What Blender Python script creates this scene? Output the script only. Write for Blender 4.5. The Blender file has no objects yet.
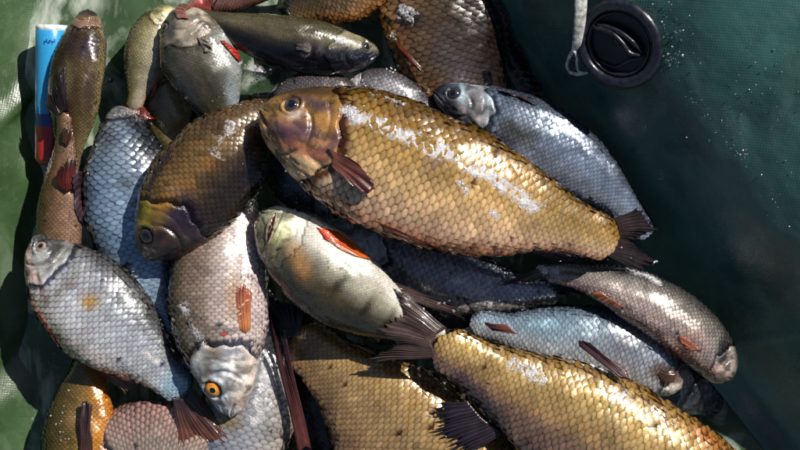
import bpy, math, random
import numpy as np
from mathutils import Vector, Matrix

# ------------------------------------------------------------------ camera, sky, sun, exposure
K = 0.0008            # metres per photograph pixel on the boat floor
HP = 1600.0           # camera height in the same pixel units
scene = bpy.context.scene
COL = scene.collection
cam_d = bpy.data.cameras.new("camera")
cam = bpy.data.objects.new("camera", cam_d)
COL.objects.link(cam)
cam.location = (0, 0, HP * K)
cam.rotation_euler = (0, 0, 0)
cam_d.sensor_width = 36
cam_d.lens = 36 * HP / 800
cam_d.clip_start = 0.02
cam_d.clip_end = 50
scene.camera = cam

SUN_EL, SUN_AZ = math.radians(47), math.radians(44)      # azimuth measured from +X towards +Y
world = bpy.data.worlds.new("World")
scene.world = world
world.use_nodes = True
wn = world.node_tree
sky = wn.nodes.new("ShaderNodeTexSky")
sky.sky_type = 'NISHITA'
sky.sun_disc = False
sky.sun_elevation = SUN_EL
sky.sun_rotation = math.pi / 2 - SUN_AZ
bg = wn.nodes["Background"]
wn.links.new(sky.outputs[0], bg.inputs[0])
bg.inputs[1].default_value = 0.05

sl = bpy.data.lights.new("sun", 'SUN')
sl.energy = 5.0
sl.angle = math.radians(0.5)
sl.color = (1.0, 0.95, 0.87)
so = bpy.data.objects.new("sun", sl)
COL.objects.link(so)
LDIR = Vector((math.cos(SUN_EL) * math.cos(SUN_AZ), math.cos(SUN_EL) * math.sin(SUN_AZ), math.sin(SUN_EL)))
so.rotation_euler = LDIR.to_track_quat('Z', 'Y').to_euler()
so.location = LDIR * 3

scene.view_settings.view_transform = 'Standard'
scene.view_settings.look = 'None'
scene.view_settings.exposure = 0.3
scene.view_settings.gamma = 1
scene.view_settings.use_curve_mapping = False
scene.cycles.use_denoising = True
scene.cycles.max_bounces = 6

rng = np.random.default_rng(7)
random.seed(7)
GROUP = "freshly caught fish heaped on the boat floor"

# ------------------------------------------------------------------ small maths helpers
def W(x, y, z=0.0):
    """photograph pixel at height z (pixel units) -> world position in pixel units"""
    f = 1 - z / HP
    return np.array([(x - 400) * f, (225 - y) * f, z])

def norm(v):
    v = np.asarray(v, float)
    return v / np.maximum(np.linalg.norm(v, axis=-1, keepdims=True), 1e-9)

def hash3(i, j, k, seed):
    h = (i * 374761393 + j * 668265263 + k * 2147483647 + seed * 1274126177) & 0xFFFFFFFF
    h = ((h ^ (h >> 13)) * 1274126177) & 0xFFFFFFFF
    h = (h ^ (h >> 16)) & 0xFFFFFFFF
    return h / 4294967295.0

def vnoise(p, seed=0):
    p = np.asarray(p, float)
    i = np.floor(p).astype(np.int64)
    f = p - i
    f = f * f * (3 - 2 * f)
    r = 0
    for a in (0, 1):
        for b in (0, 1):
            for c in (0, 1):
                w = (f[..., 0] if a else 1 - f[..., 0]) * (f[..., 1] if b else 1 - f[..., 1]) * (f[..., 2] if c else 1 - f[..., 2])
                r = r + w * hash3(i[..., 0] + a, i[..., 1] + b, i[..., 2] + c, seed)
    return r

def fbm(p, seed=0, o=4):
    p = np.asarray(p, float)
    r, a, t = 0, 0.5, 0
    for q in range(o):
        r = r + a * vnoise(p * 2 ** q + 17.3 * q, seed + q)
        t += a
        a *= 0.5
    return r / t

def pchip(pts, x):
    X = np.array([p[0] for p in pts], float)
    Y = np.array([p[1] for p in pts], float)
    h = np.diff(X)
    d = np.diff(Y) / h
    m = np.zeros_like(X)
    for k in range(1, len(X) - 1):
        if d[k - 1] * d[k] > 0:
            m[k] = 2 * d[k - 1] * d[k] / (d[k - 1] + d[k])
    m[0], m[-1] = d[0], d[-1]
    x = np.clip(x, X[0], X[-1])
    i = np.clip(np.searchsorted(X, x) - 1, 0, len(h) - 1)
    s = (x - X[i]) / h[i]
    return ((1 + 2 * s) * (1 - s) ** 2 * Y[i] + s * (1 - s) ** 2 * h[i] * m[i]
            + s * s * (3 - 2 * s) * Y[i + 1] + s * s * (s - 1) * h[i] * m[i + 1])

def sstep(a, b, x):
    t = np.clip((x - a) / (b - a), 0, 1)
    return t * t * (3 - 2 * t)

# ------------------------------------------------------------------ height map of what already lies in the boat
HM0, HMN, HMS = -700, 700, 2.0
HM = np.full((HMN, HMN), 0.0)

def hm_add(P):
    ix = ((P[:, 0] - HM0) / HMS).astype(int)
    iy = ((P[:, 1] - HM0) / HMS).astype(int)
    ok = (ix > 0) & (ix < HMN - 1) & (iy > 0) & (iy < HMN - 1)
    np.maximum.at(HM, (ix[ok], iy[ok]), P[ok, 2])

def hm_get(x, y):
    ix = np.clip(((x - HM0) / HMS).astype(int), 1, HMN - 2)
    iy = np.clip(((y - HM0) / HMS).astype(int), 1, HMN - 2)
    return np.maximum.reduce([HM[ix, iy], HM[ix + 1, iy], HM[ix - 1, iy], HM[ix, iy + 1], HM[ix, iy - 1]])

# ------------------------------------------------------------------ mesh and object helpers
def mesh(name, V, F, cols=None, attrs=None, smooth=True, mat=None):
    me = bpy.data.meshes.new(name)
    V = np.asarray(V, np.float32)
    F = np.asarray(F, np.int32)
    me.vertices.add(len(V))
    me.vertices.foreach_set("co", V.ravel())
    n = F.shape[1]
    me.loops.add(F.size)
    me.loops.foreach_set("vertex_index", F.ravel())
    me.polygons.add(len(F))
    me.polygons.foreach_set("loop_start", np.arange(0, F.size, n, dtype=np.int32))
    me.polygons.foreach_set("loop_total", np.full(len(F), n, np.int32))
    me.polygons.foreach_set("use_smooth", np.full(len(F), smooth, bool))
    me.update(calc_edges=True)
    if cols is not None:
        c4 = np.ones((len(V), 4), np.float32)
        c4[:, :3] = np.clip(cols, 0, 1)
        a = me.attributes.new("col", 'FLOAT_COLOR', 'POINT')
        a.data.foreach_set("color", c4.ravel())
    for k, v in (attrs or {}).items():
        a = me.attributes.new(k, 'FLOAT', 'POINT')
        a.data.foreach_set("value", np.asarray(v, np.float32))
    if mat:
        me.materials.append(mat)
    return me

def link(name, data, parent=None):
    o = bpy.data.objects.new(name, data)
    COL.objects.link(o)
    if parent is not None:
        o.parent = parent
    return o

def thing(name, label, cat, loc, group=None):
    o = link(name, None)
    o.empty_display_size = 0.02
    o.location = Vector(loc) * K
    o["label"] = label
    o["category"] = cat
    if group:
        o["group"] = group
    o["org"] = [float(a) for a in loc]
    return o

def org(o):
    return np.array(list(o["org"]))

def grid_faces(nu, nv, closed=False):
    i = np.arange(nu - 1)[:, None]
    j = np.arange(nv if closed else nv - 1)[None, :]
    a = i * nv + j
    b = i * nv + (j + 1) % nv
    return np.stack([a, b, b + nv, a + nv], -1).reshape(-1, 4)

def part(root, name, P, F, mat, cols=None, attrs=None, smooth=True):
    """P in world pixel units -> object parented to root"""
    r = root
    while r.parent:
        r = r.parent
    return link(name, mesh(name, (P - org(r)) * K, F, cols, attrs, smooth, mat), root)

# ------------------------------------------------------------------ materials
def N(nt, t, **kw):
    n = nt.nodes.new(t)
    for k, v in kw.items():
        setattr(n, k, v)
    return n

def mixc(nt, blend, fac, a, b):
    m = N(nt, "ShaderNodeMix", data_type='RGBA', blend_type=blend)
    for s, v in ((m.inputs[0], fac), (m.inputs[6], a), (m.inputs[7], b)):
        if hasattr(v, "links"):
            nt.links.new(v, s)
        else:
            s.default_value = v if isinstance(v, (float, int)) else (*v, 1)
    return m.outputs[2]

def ramp(nt, v, lo, hi, a=0.0, b=1.0):
    m = N(nt, "ShaderNodeMapRange")
    nt.links.new(v, m.inputs[0])
    for q, x in zip((1, 2, 3, 4), (lo, hi, a, b)):
        m.inputs[q].default_value = x
    return m.outputs[0]

def skin(name, source="col", metallic=0.0, rough=0.32, coat=0.5, pig=None, bump=0.25, nscale=900, spec=0.5, trans=0.0):
    m = bpy.data.materials.new(name)
    m.use_nodes = True
    nt = m.node_tree
    b = nt.nodes["Principled BSDF"]
    geo = N(nt, "ShaderNodeNewGeometry")
    if source == "object":
        c = N(nt, "ShaderNodeObjectInfo").outputs["Color"]
    else:
        c = N(nt, "ShaderNodeAttribute", attribute_name="col").outputs["Color"]
    n1 = N(nt, "ShaderNodeTexNoise")
    n1.inputs["Scale"].default_value = nscale
    n1.inputs["Detail"].default_value = 3
    nt.links.new(geo.outputs["Position"], n1.inputs["Vector"])
    n2 = N(nt, "ShaderNodeTexNoise")
    n2.inputs["Scale"].default_value = 150
    n2.inputs["Detail"].default_value = 4
    nt.links.new(geo.outputs["Position"], n2.inputs["Vector"])
    v1 = ramp(nt, n1.outputs[0], 0.3, 0.7, 0.72, 1.25)
    comb = N(nt, "ShaderNodeCombineColor")
    for q in range(3):
        nt.links.new(v1, comb.inputs[q])
    c = mixc(nt, 'MULTIPLY', 0.7, c, comb.outputs[0])
    if pig:
        pa = N(nt, "ShaderNodeAttribute", attribute_name="pig").outputs["Fac"]
        c = mixc(nt, 'MULTIPLY', pa, c, pig)
    nt.links.new(c, b.inputs["Base Color"])
    b.inputs["Metallic"].default_value = metallic
    b.inputs["Specular IOR Level"].default_value = spec
    nt.links.new(ramp(nt, n2.outputs[0], 0.3, 0.7, rough * 0.6, rough * 1.5), b.inputs["Roughness"])
    nt.links.new(ramp(nt, n2.outputs[0], 0.35, 0.6, coat * 0.3, coat), b.inputs["Coat Weight"])
    b.inputs["Coat Roughness"].default_value = 0.09
    b.inputs["Coat IOR"].default_value = 1.4
    if bump:
        bp = N(nt, "ShaderNodeBump")
        bp.inputs["Strength"].default_value = bump
        bp.inputs["Distance"].default_value = 0.0006
        nt.links.new(n1.outputs[0], bp.inputs["Height"])
        nt.links.new(bp.outputs[0], b.inputs["Normal"])
    if trans:
        tr = N(nt, "ShaderNodeBsdfTranslucent")
        nt.links.new(c, tr.inputs[0])
        mx = N(nt, "ShaderNodeMixShader")
        mx.inputs[0].default_value = trans
        nt.links.new(b.outputs[0], mx.inputs[1])
        nt.links.new(tr.outputs[0], mx.inputs[2])
        nt.links.new(mx.outputs[0], nt.nodes["Material Output"].inputs[0])
    return m

M_BODY = skin("wet fish skin", metallic=0.05, rough=0.24, coat=1.0, bump=0.7)
M_FIN = skin("wet fin membrane", metallic=0.0, rough=0.24, coat=1.0, trans=0.4, nscale=1400)
M_EYE = skin("wet eye", rough=0.08, coat=1.0, bump=0.0, nscale=2000)
PIGC = dict(carp=(0.15, 0.08, 0.035), carpdark=(0.18, 0.14, 0.12), silver=(0.12, 0.13, 0.18), perch=(0.55, 0.53, 0.47))
MS = {}
for k, (met, ro, co) in dict(carp=(0.15, 0.25, 0.9), carpdark=(0.15, 0.23, 1.0), silver=(0.4, 0.25, 0.9), perch=(0.1, 0.25, 0.9)).items():
    for src in ("col", "object"):
        MS[k, src] = skin("%s scales %s" % (k, src), src, met, ro, co, pig=PIGC[k], bump=0.12)

# ------------------------------------------------------------------ scale template
def scale_template(nx, ny):
    xs = -0.75 + 1.5 * np.linspace(0, 1, nx) ** 0.8
    V, pg = [], []
    for X in xs:
        q = min(abs(X / 0.75), 0.985)
        hw = 0.57 * (1 - q ** 2.6) ** 0.5
        for j in range(ny):
            y = -1 + 2 * j / (ny - 1)
            V.append((X, y * hw, 0.135 * (X + 0.55) + 0.06 * (1 - y * y) * hw - 0.10 * max(0, X - 0.55)))
            pg.append(float(1 - sstep(-0.1, 0.34, X)) + 0.6 * float(X > 0.735) + 0.35 * float(abs(y) > 0.9 and X > 0))
    return np.array(V), grid_faces(nx, ny)[:, ::-1], np.array(pg)

TPL = {2: scale_template(7, 5), 1: scale_template(5, 4), 0: scale_template(4, 3)}

# ------------------------------------------------------------------ species shapes (relative half heights along the body)
PROF = {
    "blunt": dict(hd=[(0, .4), (.05, .62), (.12, .8), (.22, .92), (.35, 1), (.45, 1), (.6, .9), (.72, .7), (.86, .45), (1, .34)],
                  hv=[(0, .4), (.05, .62), (.12, .82), (.22, .94), (.35, 1), (.45, 1), (.6, .88), (.72, .68), (.86, .43), (1, .33)],
                  w=[(0, .5), (.06, .7), (.15, .88), (.3, 1), (.5, .93), (.7, .62), (.85, .38), (1, .2)]),
    "carp": dict(hd=[(0, .16), (.04, .36), (.08, .5), (.15, .7), (.25, .9), (.38, 1), (.5, .98), (.62, .85), (.75, .62), (.87, .4), (1, .31)],
                 hv=[(0, .16), (.04, .4), (.08, .55), (.15, .75), (.25, .93), (.38, 1), (.55, .96), (.68, .78), (.8, .52), (.9, .36), (1, .3)],
                 w=[(0, .25), (.06, .55), (.15, .9), (.27, 1), (.5, .93), (.7, .62), (.85, .36), (1, .16)]),
    "roach": dict(hd=[(0, .14), (.05, .36), (.12, .55), (.22, .78), (.35, .97), (.42, 1), (.55, .92), (.7, .68), (.85, .42), (1, .31)],
                  hv=[(0, .12), (.05, .36), (.12, .56), (.22, .8), (.35, .98), (.45, 1), (.58, .9), (.7, .68), (.85, .42), (1, .3)],
                  w=[(0, .25), (.06, .5), (.15, .85), (.3, 1), (.5, .93), (.7, .62), (.85, .36), (1, .18)]),
    "perch": dict(hd=[(0, .2), (.05, .42), (.12, .65), (.22, .86), (.35, 1), (.5, .95), (.65, .75), (.8, .48), (.9, .36), (1, .32)],
                  hv=[(0, .2), (.05, .46), (.12, .68), (.22, .88), (.35, 1), (.5, .97), (.65, .78), (.8, .48), (.9, .34), (1, .3)],
                  w=[(0, .3), (.06, .6), (.15, .9), (.3, 1), (.5, .93), (.7, .62), (.85, .38), (1, .2)]),
}

class Fish:
    pass

def patchmix(c, t, y, patches):
    for (pt, py, rt, ry, pc, st) in patches:
        d = ((t - pt) / rt) ** 2 + ((y - py) / ry) ** 2
        f = (np.exp(-d * 1.2) * st)[..., None]
        c = c * (1 - f) + np.array(pc) * f
    return c

def make_fish(name, label, pts, h, side, species="roach", w=None, roll=0, hv=None, hf=0.24,
              body=None, head=None, patches=(), spots=(), eye=None, scale=9.0, tpl=1, kind="silver", single=0,
              gap=None, noise=0.36, res=1.0, arc=(-40, 220), mouth=True, under=(0.05, 0.04, 0.035)):
    f = Fish()
    P0 = np.array([W(*p) for p in pts])
    zf = 1 - np.mean([p[2] for p in pts]) / HP
    h = h * zf
    hvv = (hv * zf) if hv else h
    w = (w * zf) if w else h * 0.46
    scale = scale * zf
    # catmull-rom centre line
    Q = np.vstack([2 * P0[0] - P0[1], P0, 2 * P0[-1] - P0[-2]])
    C = []
    for i in range(1, len(Q) - 2):
        for s in np.linspace(0, 1, 40, endpoint=False):
            a, b, c_, d = Q[i - 1], Q[i], Q[i + 1], Q[i + 2]
            C.append(0.5 * ((2 * b) + (-a + c_) * s + (2 * a - 5 * b + 4 * c_ - d) * s * s + (-a + 3 * b - 3 * c_ + d) * s ** 3))
    C.append(Q[-2])
    C = np.array(C)
    al = np.concatenate([[0], np.cumsum(np.linalg.norm(np.diff(C, axis=0), axis=1))])
    L = al[-1]
    tt = np.linspace(0, 1, 301)
    C = np.stack([np.interp(tt * L, al, C[:, q]) for q in range(3)], -1)
    T = norm(np.gradient(C, axis=0))
    ker = np.ones(15) / 15
    T = norm(np.stack([np.convolve(np.pad(T[:, q], 7, mode='edge'), ker, mode='valid') for q in range(3)], -1))
    Z = np.array([0, 0, 1.0])
    n0 = norm(Z - (T @ Z)[:, None] * T)
    d0 = side * np.cross(n0, T)
    ro = math.radians(roll)
    D = d0 * math.cos(ro) + n0 * math.sin(ro)
    Nn = n0 * math.cos(ro) - d0 * math.sin(ro)
    pr = PROF[species]
    seed0 = float(pts[0][0])
    gap = 0.3 * scale / L if gap is None else gap

    def interp(A, t):
        return np.stack([np.interp(t, tt, A[:, q]) for q in range(3)], -1)

    def top_edge(y):                 # operculum edge in body length units
        return hf * (1 - 0.2 * ((y + 0.08) / 0.8) ** 2 + 0.035 * np.sin(6.3 * y + seed0) + 0.018 * np.sin(15 * y + 2 * seed0))

    def S0(t, ph):
        t = np.asarray(t, float)
        snub = np.sqrt(np.clip(t / 0.035, 0, 1) * (2 - np.clip(t / 0.035, 0, 1)))
        a = pchip(pr["hd"], t) * h * snub
        b = pchip(pr["hv"], t) * hvv * snub
        ww = pchip(pr["w"], t) * w * snub
        cs, sn = np.cos(ph), np.sin(ph)
        e_ = np.clip((t - 0.955) / 0.045, 0, 1)
        lump = (1 + 0.13 * (fbm(np.stack([t * L / 26.0 + seed0, cs * 2.2 + 3, sn * 2.2 + 7], -1), 91, 3) - 0.5)) * np.sqrt(1 - 0.8 * e_ * e_)
        a, b, ww = a * lump, b * lump, ww * lump
        dd = np.where(cs > 0, a, b) * cs
        nn = ww * np.sign(sn) * np.abs(sn) ** 0.92
        return interp(C, t) + interp(D, t) * dd[..., None] + interp(Nn, t) * nn[..., None]

    def nrm(t, ph):
        e = 0.004
        dt = S0(np.clip(t + e, 0, 1), ph) - S0(np.clip(t - e, 0.0005, 1), ph)
        dp = S0(t, ph + 0.02) - S0(t, ph - 0.02)
        n = norm(np.cross(dt, dp))
        c = interp(C, t)
        flip = np.sign(np.sum(n * (S0(t, ph) - c), -1))
        flip = np.where(flip == 0, 1, flip)
        return n * flip[..., None], norm(dt)

    def disp(t, ph):
        x = t / hf
        y = np.cos(ph)
        lat = np.abs(np.sin(ph)) ** 0.5
        xo = 1 - 0.2 * ((y + 0.08) / 0.8) ** 2 + 0.035 * np.sin(6.3 * y + seed0) + 0.018 * np.sin(15 * y + 2 * seed0)
        G = 0.055 * h
        r = G * np.where(x < xo, np.exp(-(xo - x) / 0.22), 0) * lat * sstep(-0.98, -0.8, y) * (1 - sstep(0.6, 0.95, y))
        r -= 0.035 * h * np.exp(-((x - xo - 0.03) / 0.03) ** 2) * lat * (np.abs(y) < 0.85)
        # preopercle groove, sub-opercle groove
        xp = 0.68 - 0.16 * ((y + 0.1) / 0.6) ** 2
        r -= 0.05 * h * np.exp(-((x - xp) / 0.028) ** 2) * lat * (1 - sstep(0.25, 0.5, y)) * sstep(-0.9, -0.6, y)
        ys = -0.45 - 0.25 * (x - 0.7)
        r -= 0.04 * h * np.exp(-((y - ys) / 0.045) ** 2) * sstep(0.68, 0.74, x) * (1 - sstep(0.9, 1, x))
        # bony relief, throat folds and a second plate edge
        hd_ = 1 - sstep(0.9, 1.02, x)
        q_ = np.stack([x * 7 + seed0, y * 4.5, np.sin(ph) * 2], -1)
        r += hd_ * h * (0.05 * (fbm(q_, 131, 3) - 0.5) + 0.02 * (fbm(q_ * 3.5, 137, 2) - 0.5)) * sstep(0, 0.1, x)
        x2 = 0.84 - 0.14 * ((y - 0.1) / 0.6) ** 2
        r -= 0.018 * h * np.exp(-((x - x2) / 0.02) ** 2) * lat * sstep(-0.5, -0.3, y) * (1 - sstep(0.5, 0.7, y))
        for g_ in (-0.7, -0.78, -0.86):
            r -= 0.022 * h * np.exp(-((y - g_ - 0.12 * (x - 0.6)) / 0.022) ** 2) * sstep(0.35, 0.5, x) * hd_
        # suborbital ridge
        r += 0.02 * h * np.exp(-(((x - 0.42) / 0.22) ** 2 + ((y + 0.28) / 0.2) ** 2))
        if mouth:
            # mouth slit with lips
            mx, my = x - 0.0, y + 0.25
            along = sstep(-0.1, 0.02, x) * (1 - sstep(0.2, 0.27, x))
            yl = -0.12 - 1.3 * x
            r -= 0.06 * h * np.exp(-((y - yl) / 0.06) ** 2) * along
            r += 0.03 * h * np.exp(-((y - yl - 0.17) / 0.1) ** 2) * along + 0.02 * h * np.exp(-((y - yl + 0.17) / 0.1) ** 2) * along
            for nx_, ny_ in ((0.2, 0.5), (0.26, 0.56)):
                r -= 0.035 * h * np.exp(-(((x - nx_) / 0.028) ** 2 + ((y - ny_) / 0.06) ** 2))
        if eye:
            ex, ey = eye["x"], eye["y"]
            er = eye["r"] * zf / (hf * L)
            loch = np.interp(ex * hf, [p[0] for p in pr["hd"]], [p[1] for p in pr["hd"]]) * h
            d = np.sqrt(((x - ex) / er) ** 2 + ((y - ey) * loch / (eye["r"] * zf)) ** 2)
            r += 0.03 * h * np.exp(-((d - 1.25) / 0.22) ** 2) - 0.06 * h * (d < 1) 
        return r

    def S(t, ph):
        n, _ = nrm(t, ph)
        return S0(t, ph) + n * disp(t, ph)[..., None]

    # colour
    bs = body
    hs = head or body

    def colour(t, ph, P):
        y = np.cos(ph)
        c = np.stack([np.interp(y, [s[0] for s in bs], [s[1][q] for s in bs]) for q in range(3)], -1)
        ch = np.stack([np.interp(y, [s[0] for s in hs], [s[1][q] for s in hs]) for q in range(3)], -1)
        fm = fbm(P / 40.0, 3)
        k = sstep(1.12, 0.9, t / np.maximum(top_edge(y), 1e-3) + 0.25 * (fm - 0.5))[..., None]
        hm_ = fbm(P / np.array([13.0, 9.0, 11.0]), 71, 4)
        ch = ch * (0.45 + 1.15 * sstep(0.34, 0.62, hm_))[..., None]
        c = c * (1 - k) + ch * k
        lat_ = np.exp(-((y - 0.06) / 0.035) ** 2)[..., None] * 0.18 * (1 - k)
        c = c * (1 - lat_)
        n1 = fbm(P / 22.0, 11)
        n2 = fbm(P / 6.0, 23)
        c = c * (1 + noise * 2.2 * (n1 - 0.5) + noise * 1.6 * (n2 - 0.5))[..., None]
        wob_t = t + 0.02 * (fm - 0.5) + 0.02 * (n2 - 0.5)
        wob_y = y + 0.25 * (n1 - 0.5)
        c = patchmix(c, wob_t, wob_y, patches)
        g = 1 - P[..., 2] / HP
        px = P[..., 0] / g + 400 + 7 * (n1 - 0.5) + 6 * (n2 - 0.5)
        py = 225 - P[..., 1] / g + 7 * (fm - 0.5) + 6 * (n2 - 0.5)
        for (sx, sy, rx, ry, an, pc, st) in spots:      # skin marks, some of them painted-in shade: place, size, turn, colour
            q = math.radians(an)
            a_ = ((px - sx) * math.cos(q) + (py - sy) * math.sin(q)) / rx
            b_ = (-(px - sx) * math.sin(q) + (py - sy) * math.cos(q)) / ry
            f_ = (st * (1 - sstep(0.3, 1.55, np.sqrt(a_ * a_ + b_ * b_))))[..., None]
            c = c * (1 - f_) + np.array(pc) * f_
        return np.clip(np.clip(c, 0.001, 0.95) ** 1.22 * 0.92, 0.002, 0.9)

    # body mesh
    nu1, nu2 = int(90 * res), int(90 * res)
    th = min(hf * 1.15, 0.9)
    t = np.concatenate([th * np.linspace(0, 1, nu1) ** 1.15, th + (1 - th) * np.linspace(0, 1, nu2)[1:]])
    t[0] = 0.0004
    nv = int(112 * res)
    ph = np.linspace(0, 2 * np.pi, nv, endpoint=False)
    TT, PH = np.meshgrid(t, ph, indexing='ij')
    P = S(TT, PH)
    colr = colour(TT, PH, P)
    Pf = P.reshape(-1, 3)
    cf = colr.reshape(-1, 3)
    # tone under the scales a little deeper
    k = (TT.reshape(-1) > top_edge(np.cos(PH.reshape(-1))) + gap)
    cf = np.where(k[:, None] & (scale > 0), cf * 0.55, cf)
    F = grid_faces(len(t), nv, True)
    if side > 0:
        F = F[:, ::-1]
    base = len(Pf)
    capi = np.array([[base, (j + 1) % nv, j, base] for j in range(nv)])
    cent0, cent1 = Pf[:nv].mean(0), Pf[-nv:].mean(0)
    Pf2 = np.vstack([Pf, cent1])
    cf2 = np.vstack([cf, cf[-nv:].mean(0)])
    r0 = (len(t) - 1) * nv
    # tail end cap as degenerate-free quads around the centre
    cap = np.array([[base, r0 + (j + 2) % nv, r0 + (j + 1) % nv, r0 + j] for j in range(0, nv, 2)])
    if side > 0:
        cap = cap[:, ::-1]
    F = np.vstack([F, cap[:, ::-1]])
    lowest = min(p[2] for p in pts)
    mid = W(*pts[len(pts) // 2])
    root = thing(name, label, "fish", (mid[0], mid[1], max(0, mid[2] - w)), GROUP)
    part(root, "body", Pf2, F, M_BODY, cf2)
    hm_add(Pf)
    f.root, f.S, f.S0, f.nrm, f.L, f.h, f.w, f.colour, f.hf = root, S, S0, nrm, L, h, w, colour, hf

    # scales: staggered rows parallel to the lateral line
    if scale > 0:
        s = scale
        cols_t = []
        tcur = hf * 0.78
        while tcur < 0.995:
            g = (pchip(pr["hd"], np.array([tcur]))[0]) ** 0.3
            cols_t.append((tcur, s * g))
            tcur += 0.44 * s * g / L
        A0, A1 = math.radians(arc[0]), math.radians(arc[1])
        pa = np.linspace(A0, A1, 260)
        ts, phs, sz = [], [], []
        for ci, (tc, sc) in enumerate(cols_t):
            pp = S0(np.full_like(pa, tc), pa)
            aa = np.concatenate([[0], np.cumsum(np.linalg.norm(np.diff(pp, axis=0), axis=1))])
            mid_a = np.interp(math.pi / 2, pa, aa)
            j0 = int(-mid_a / sc) - 1
            j1 = int((aa[-1] - mid_a) / sc) + 1
            av = mid_a + (np.arange(j0, j1 + 1) + 0.5 * (ci % 2)) * sc
            av = av[(av > 0) & (av < aa[-1])]
            phv = np.interp(av, aa, pa)
            ok = tc > top_edge(np.cos(phv)) + gap
            phv = phv[ok]
            ts.append(np.full(len(phv), tc))
            phs.append(phv)
            sz.append(np.full(len(phv), sc))
        ts, phs, sz = np.concatenate(ts), np.concatenate(phs), np.concatenate(sz)
        ts = ts + rng.normal(0, 0.012, len(ts)) * sz / L
        ts = np.clip(ts, 0, 0.999)
        keep = rng.random(len(ts)) > 0.004
        ts, phs, sz = ts[keep], phs[keep], sz[keep]
        pos = S0(ts, phs)
        n, tan = nrm(ts, phs)
        q3 = np.stack([fbm(pos / 18.0, 201 + k_, 2) - 0.5 for k_ in range(3)], -1)
        n = norm(n + rng.normal(0, 0.014, n.shape) + 0.13 * q3)
        tan = norm(tan - np.sum(tan * n, -1)[:, None] * n)
        bt = np.cross(n, tan)
        cc = colour(ts, phs, pos) * (1 + rng.normal(0, 0.075, len(ts)))[:, None]
        cc = np.clip(cc * (1 + rng.normal(0, 0.015, cc.shape)), 0.002, 0.92)
        pos = pos + n * (0.25 + np.minimum(disp(ts, phs), 0))[:, None]
        facing = n[:, 2]
        show = np.zeros(len(ts), bool)
        inframe = (np.abs(pos[:, 0] / (1 - pos[:, 2] / HP)) < 400) & (np.abs(pos[:, 1] / (1 - pos[:, 2] / HP)) < 225)
        if single:
            score = facing * sz * inframe
            idx = np.argsort(-score)[:single]
            show[idx] = True
        V, FF, pg = TPL[tpl]
        f.scales = None
        if single:
            me = mesh("scale", V * K, FF, None, {"pig": pg}, True, MS[kind, "object"])
            f.pending = (me, pos[show], tan[show], bt[show], n[show], sz[show], cc[show], root)
        else:
            f.pending = None
        r = ~show
        m = int(r.sum())
        VV = (pos[r][:, None, :] + sz[r][:, None, None] * (V[None, :, 0:1] * tan[r][:, None, :] + V[None, :, 1:2] * bt[r][:, None, :] + V[None, :, 2:3] * n[r][:, None, :])).reshape(-1, 3)
        FA = (FF[None] + (np.arange(m) * len(V))[:, None, None]).reshape(-1, 4)
        o = part(root, "scale_cover", VV, FA, MS[kind, "col"], np.repeat(cc[r], len(V), 0), {"pig": np.tile(pg, m)})
        o["kind"] = "stuff"
        SINGLES.append(f)
    # eye
    if eye:
        te = np.array([eye["x"] * hf])
        pe = np.array([math.acos(eye["y"])])
        p = S0(te, pe)[0]
        n, tan = nrm(te, pe)
        n, tan = n[0], tan[0]
        n = norm(n * 1.0 + np.array([0, 0, 0.25]))
        tan = norm(tan - (tan @ n) * n)
        bt = np.cross(n, tan)
        r = eye["r"] * zf
        add_eye(root, p - n * r * 0.22, n, tan, bt, r, eye)
    return f

SINGLES = []

def add_eye(root, p, n, tan, bt, r, e):
    nr, na = 14, 32
    def dome(r1, zr, z0, colf):
        rr = np.linspace(0.02, 1, nr)
        a = np.linspace(0, 2 * np.pi, na, endpoint=False)
        R, A = np.meshgrid(rr, a, indexing='ij')
        X, Y = R * np.cos(A) * r1, R * np.sin(A) * r1
        Zz = z0 + zr * np.sqrt(np.clip(1 - R ** 2, 0, 1))
        P = p + X[..., None] * tan + Y[..., None] * bt + Zz[..., None] * n
        return P.reshape(-1, 3), grid_faces(nr, na, True)[:, ::-1], colf(R.reshape(-1), A.reshape(-1))
    ir, ring, cor = np.array(e["iris"]), np.array(e.get("ring", e["iris"])), np.array(e.get("edge", (0.05, 0.04, 0.04)))
    def c1(R, A):
        q = vnoise(np.stack([np.cos(A) * 3, np.sin(A) * 3, R * 3], -1), 5)
        k = sstep(0.45, 0.7, R)[:, None]
        k2 = sstep(0.84, 0.95, R)[:, None]
        return (ring * (1 - k) + ir * k) * (0.7 + 0.6 * q)[:, None] * (1 - k2) + cor * k2
    P, F, c = dome(r, r * 0.42, 0, c1)
    o = part(root, "eye", P, F, M_EYE, c)
    P, F, c = dome(r * e.get("pupil", 0.45), r * 0.2, r * 0.27, lambda R, A: np.tile(np.array(e.get("pcol", (0.004, 0.004, 0.006))), (len(R), 1)))
    part(o, "pupil", P, F, M_EYE, c)

# ------------------------------------------------------------------ fins
def poly(pts, v):
    P = np.array([W(*p) for p in pts])
    s = np.concatenate([[0], np.cumsum(np.linalg.norm(np.diff(P, axis=0), axis=1))])
    s /= s[-1]
    return np.stack([np.interp(v, s, P[:, q]) for q in range(3)], -1)

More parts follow.
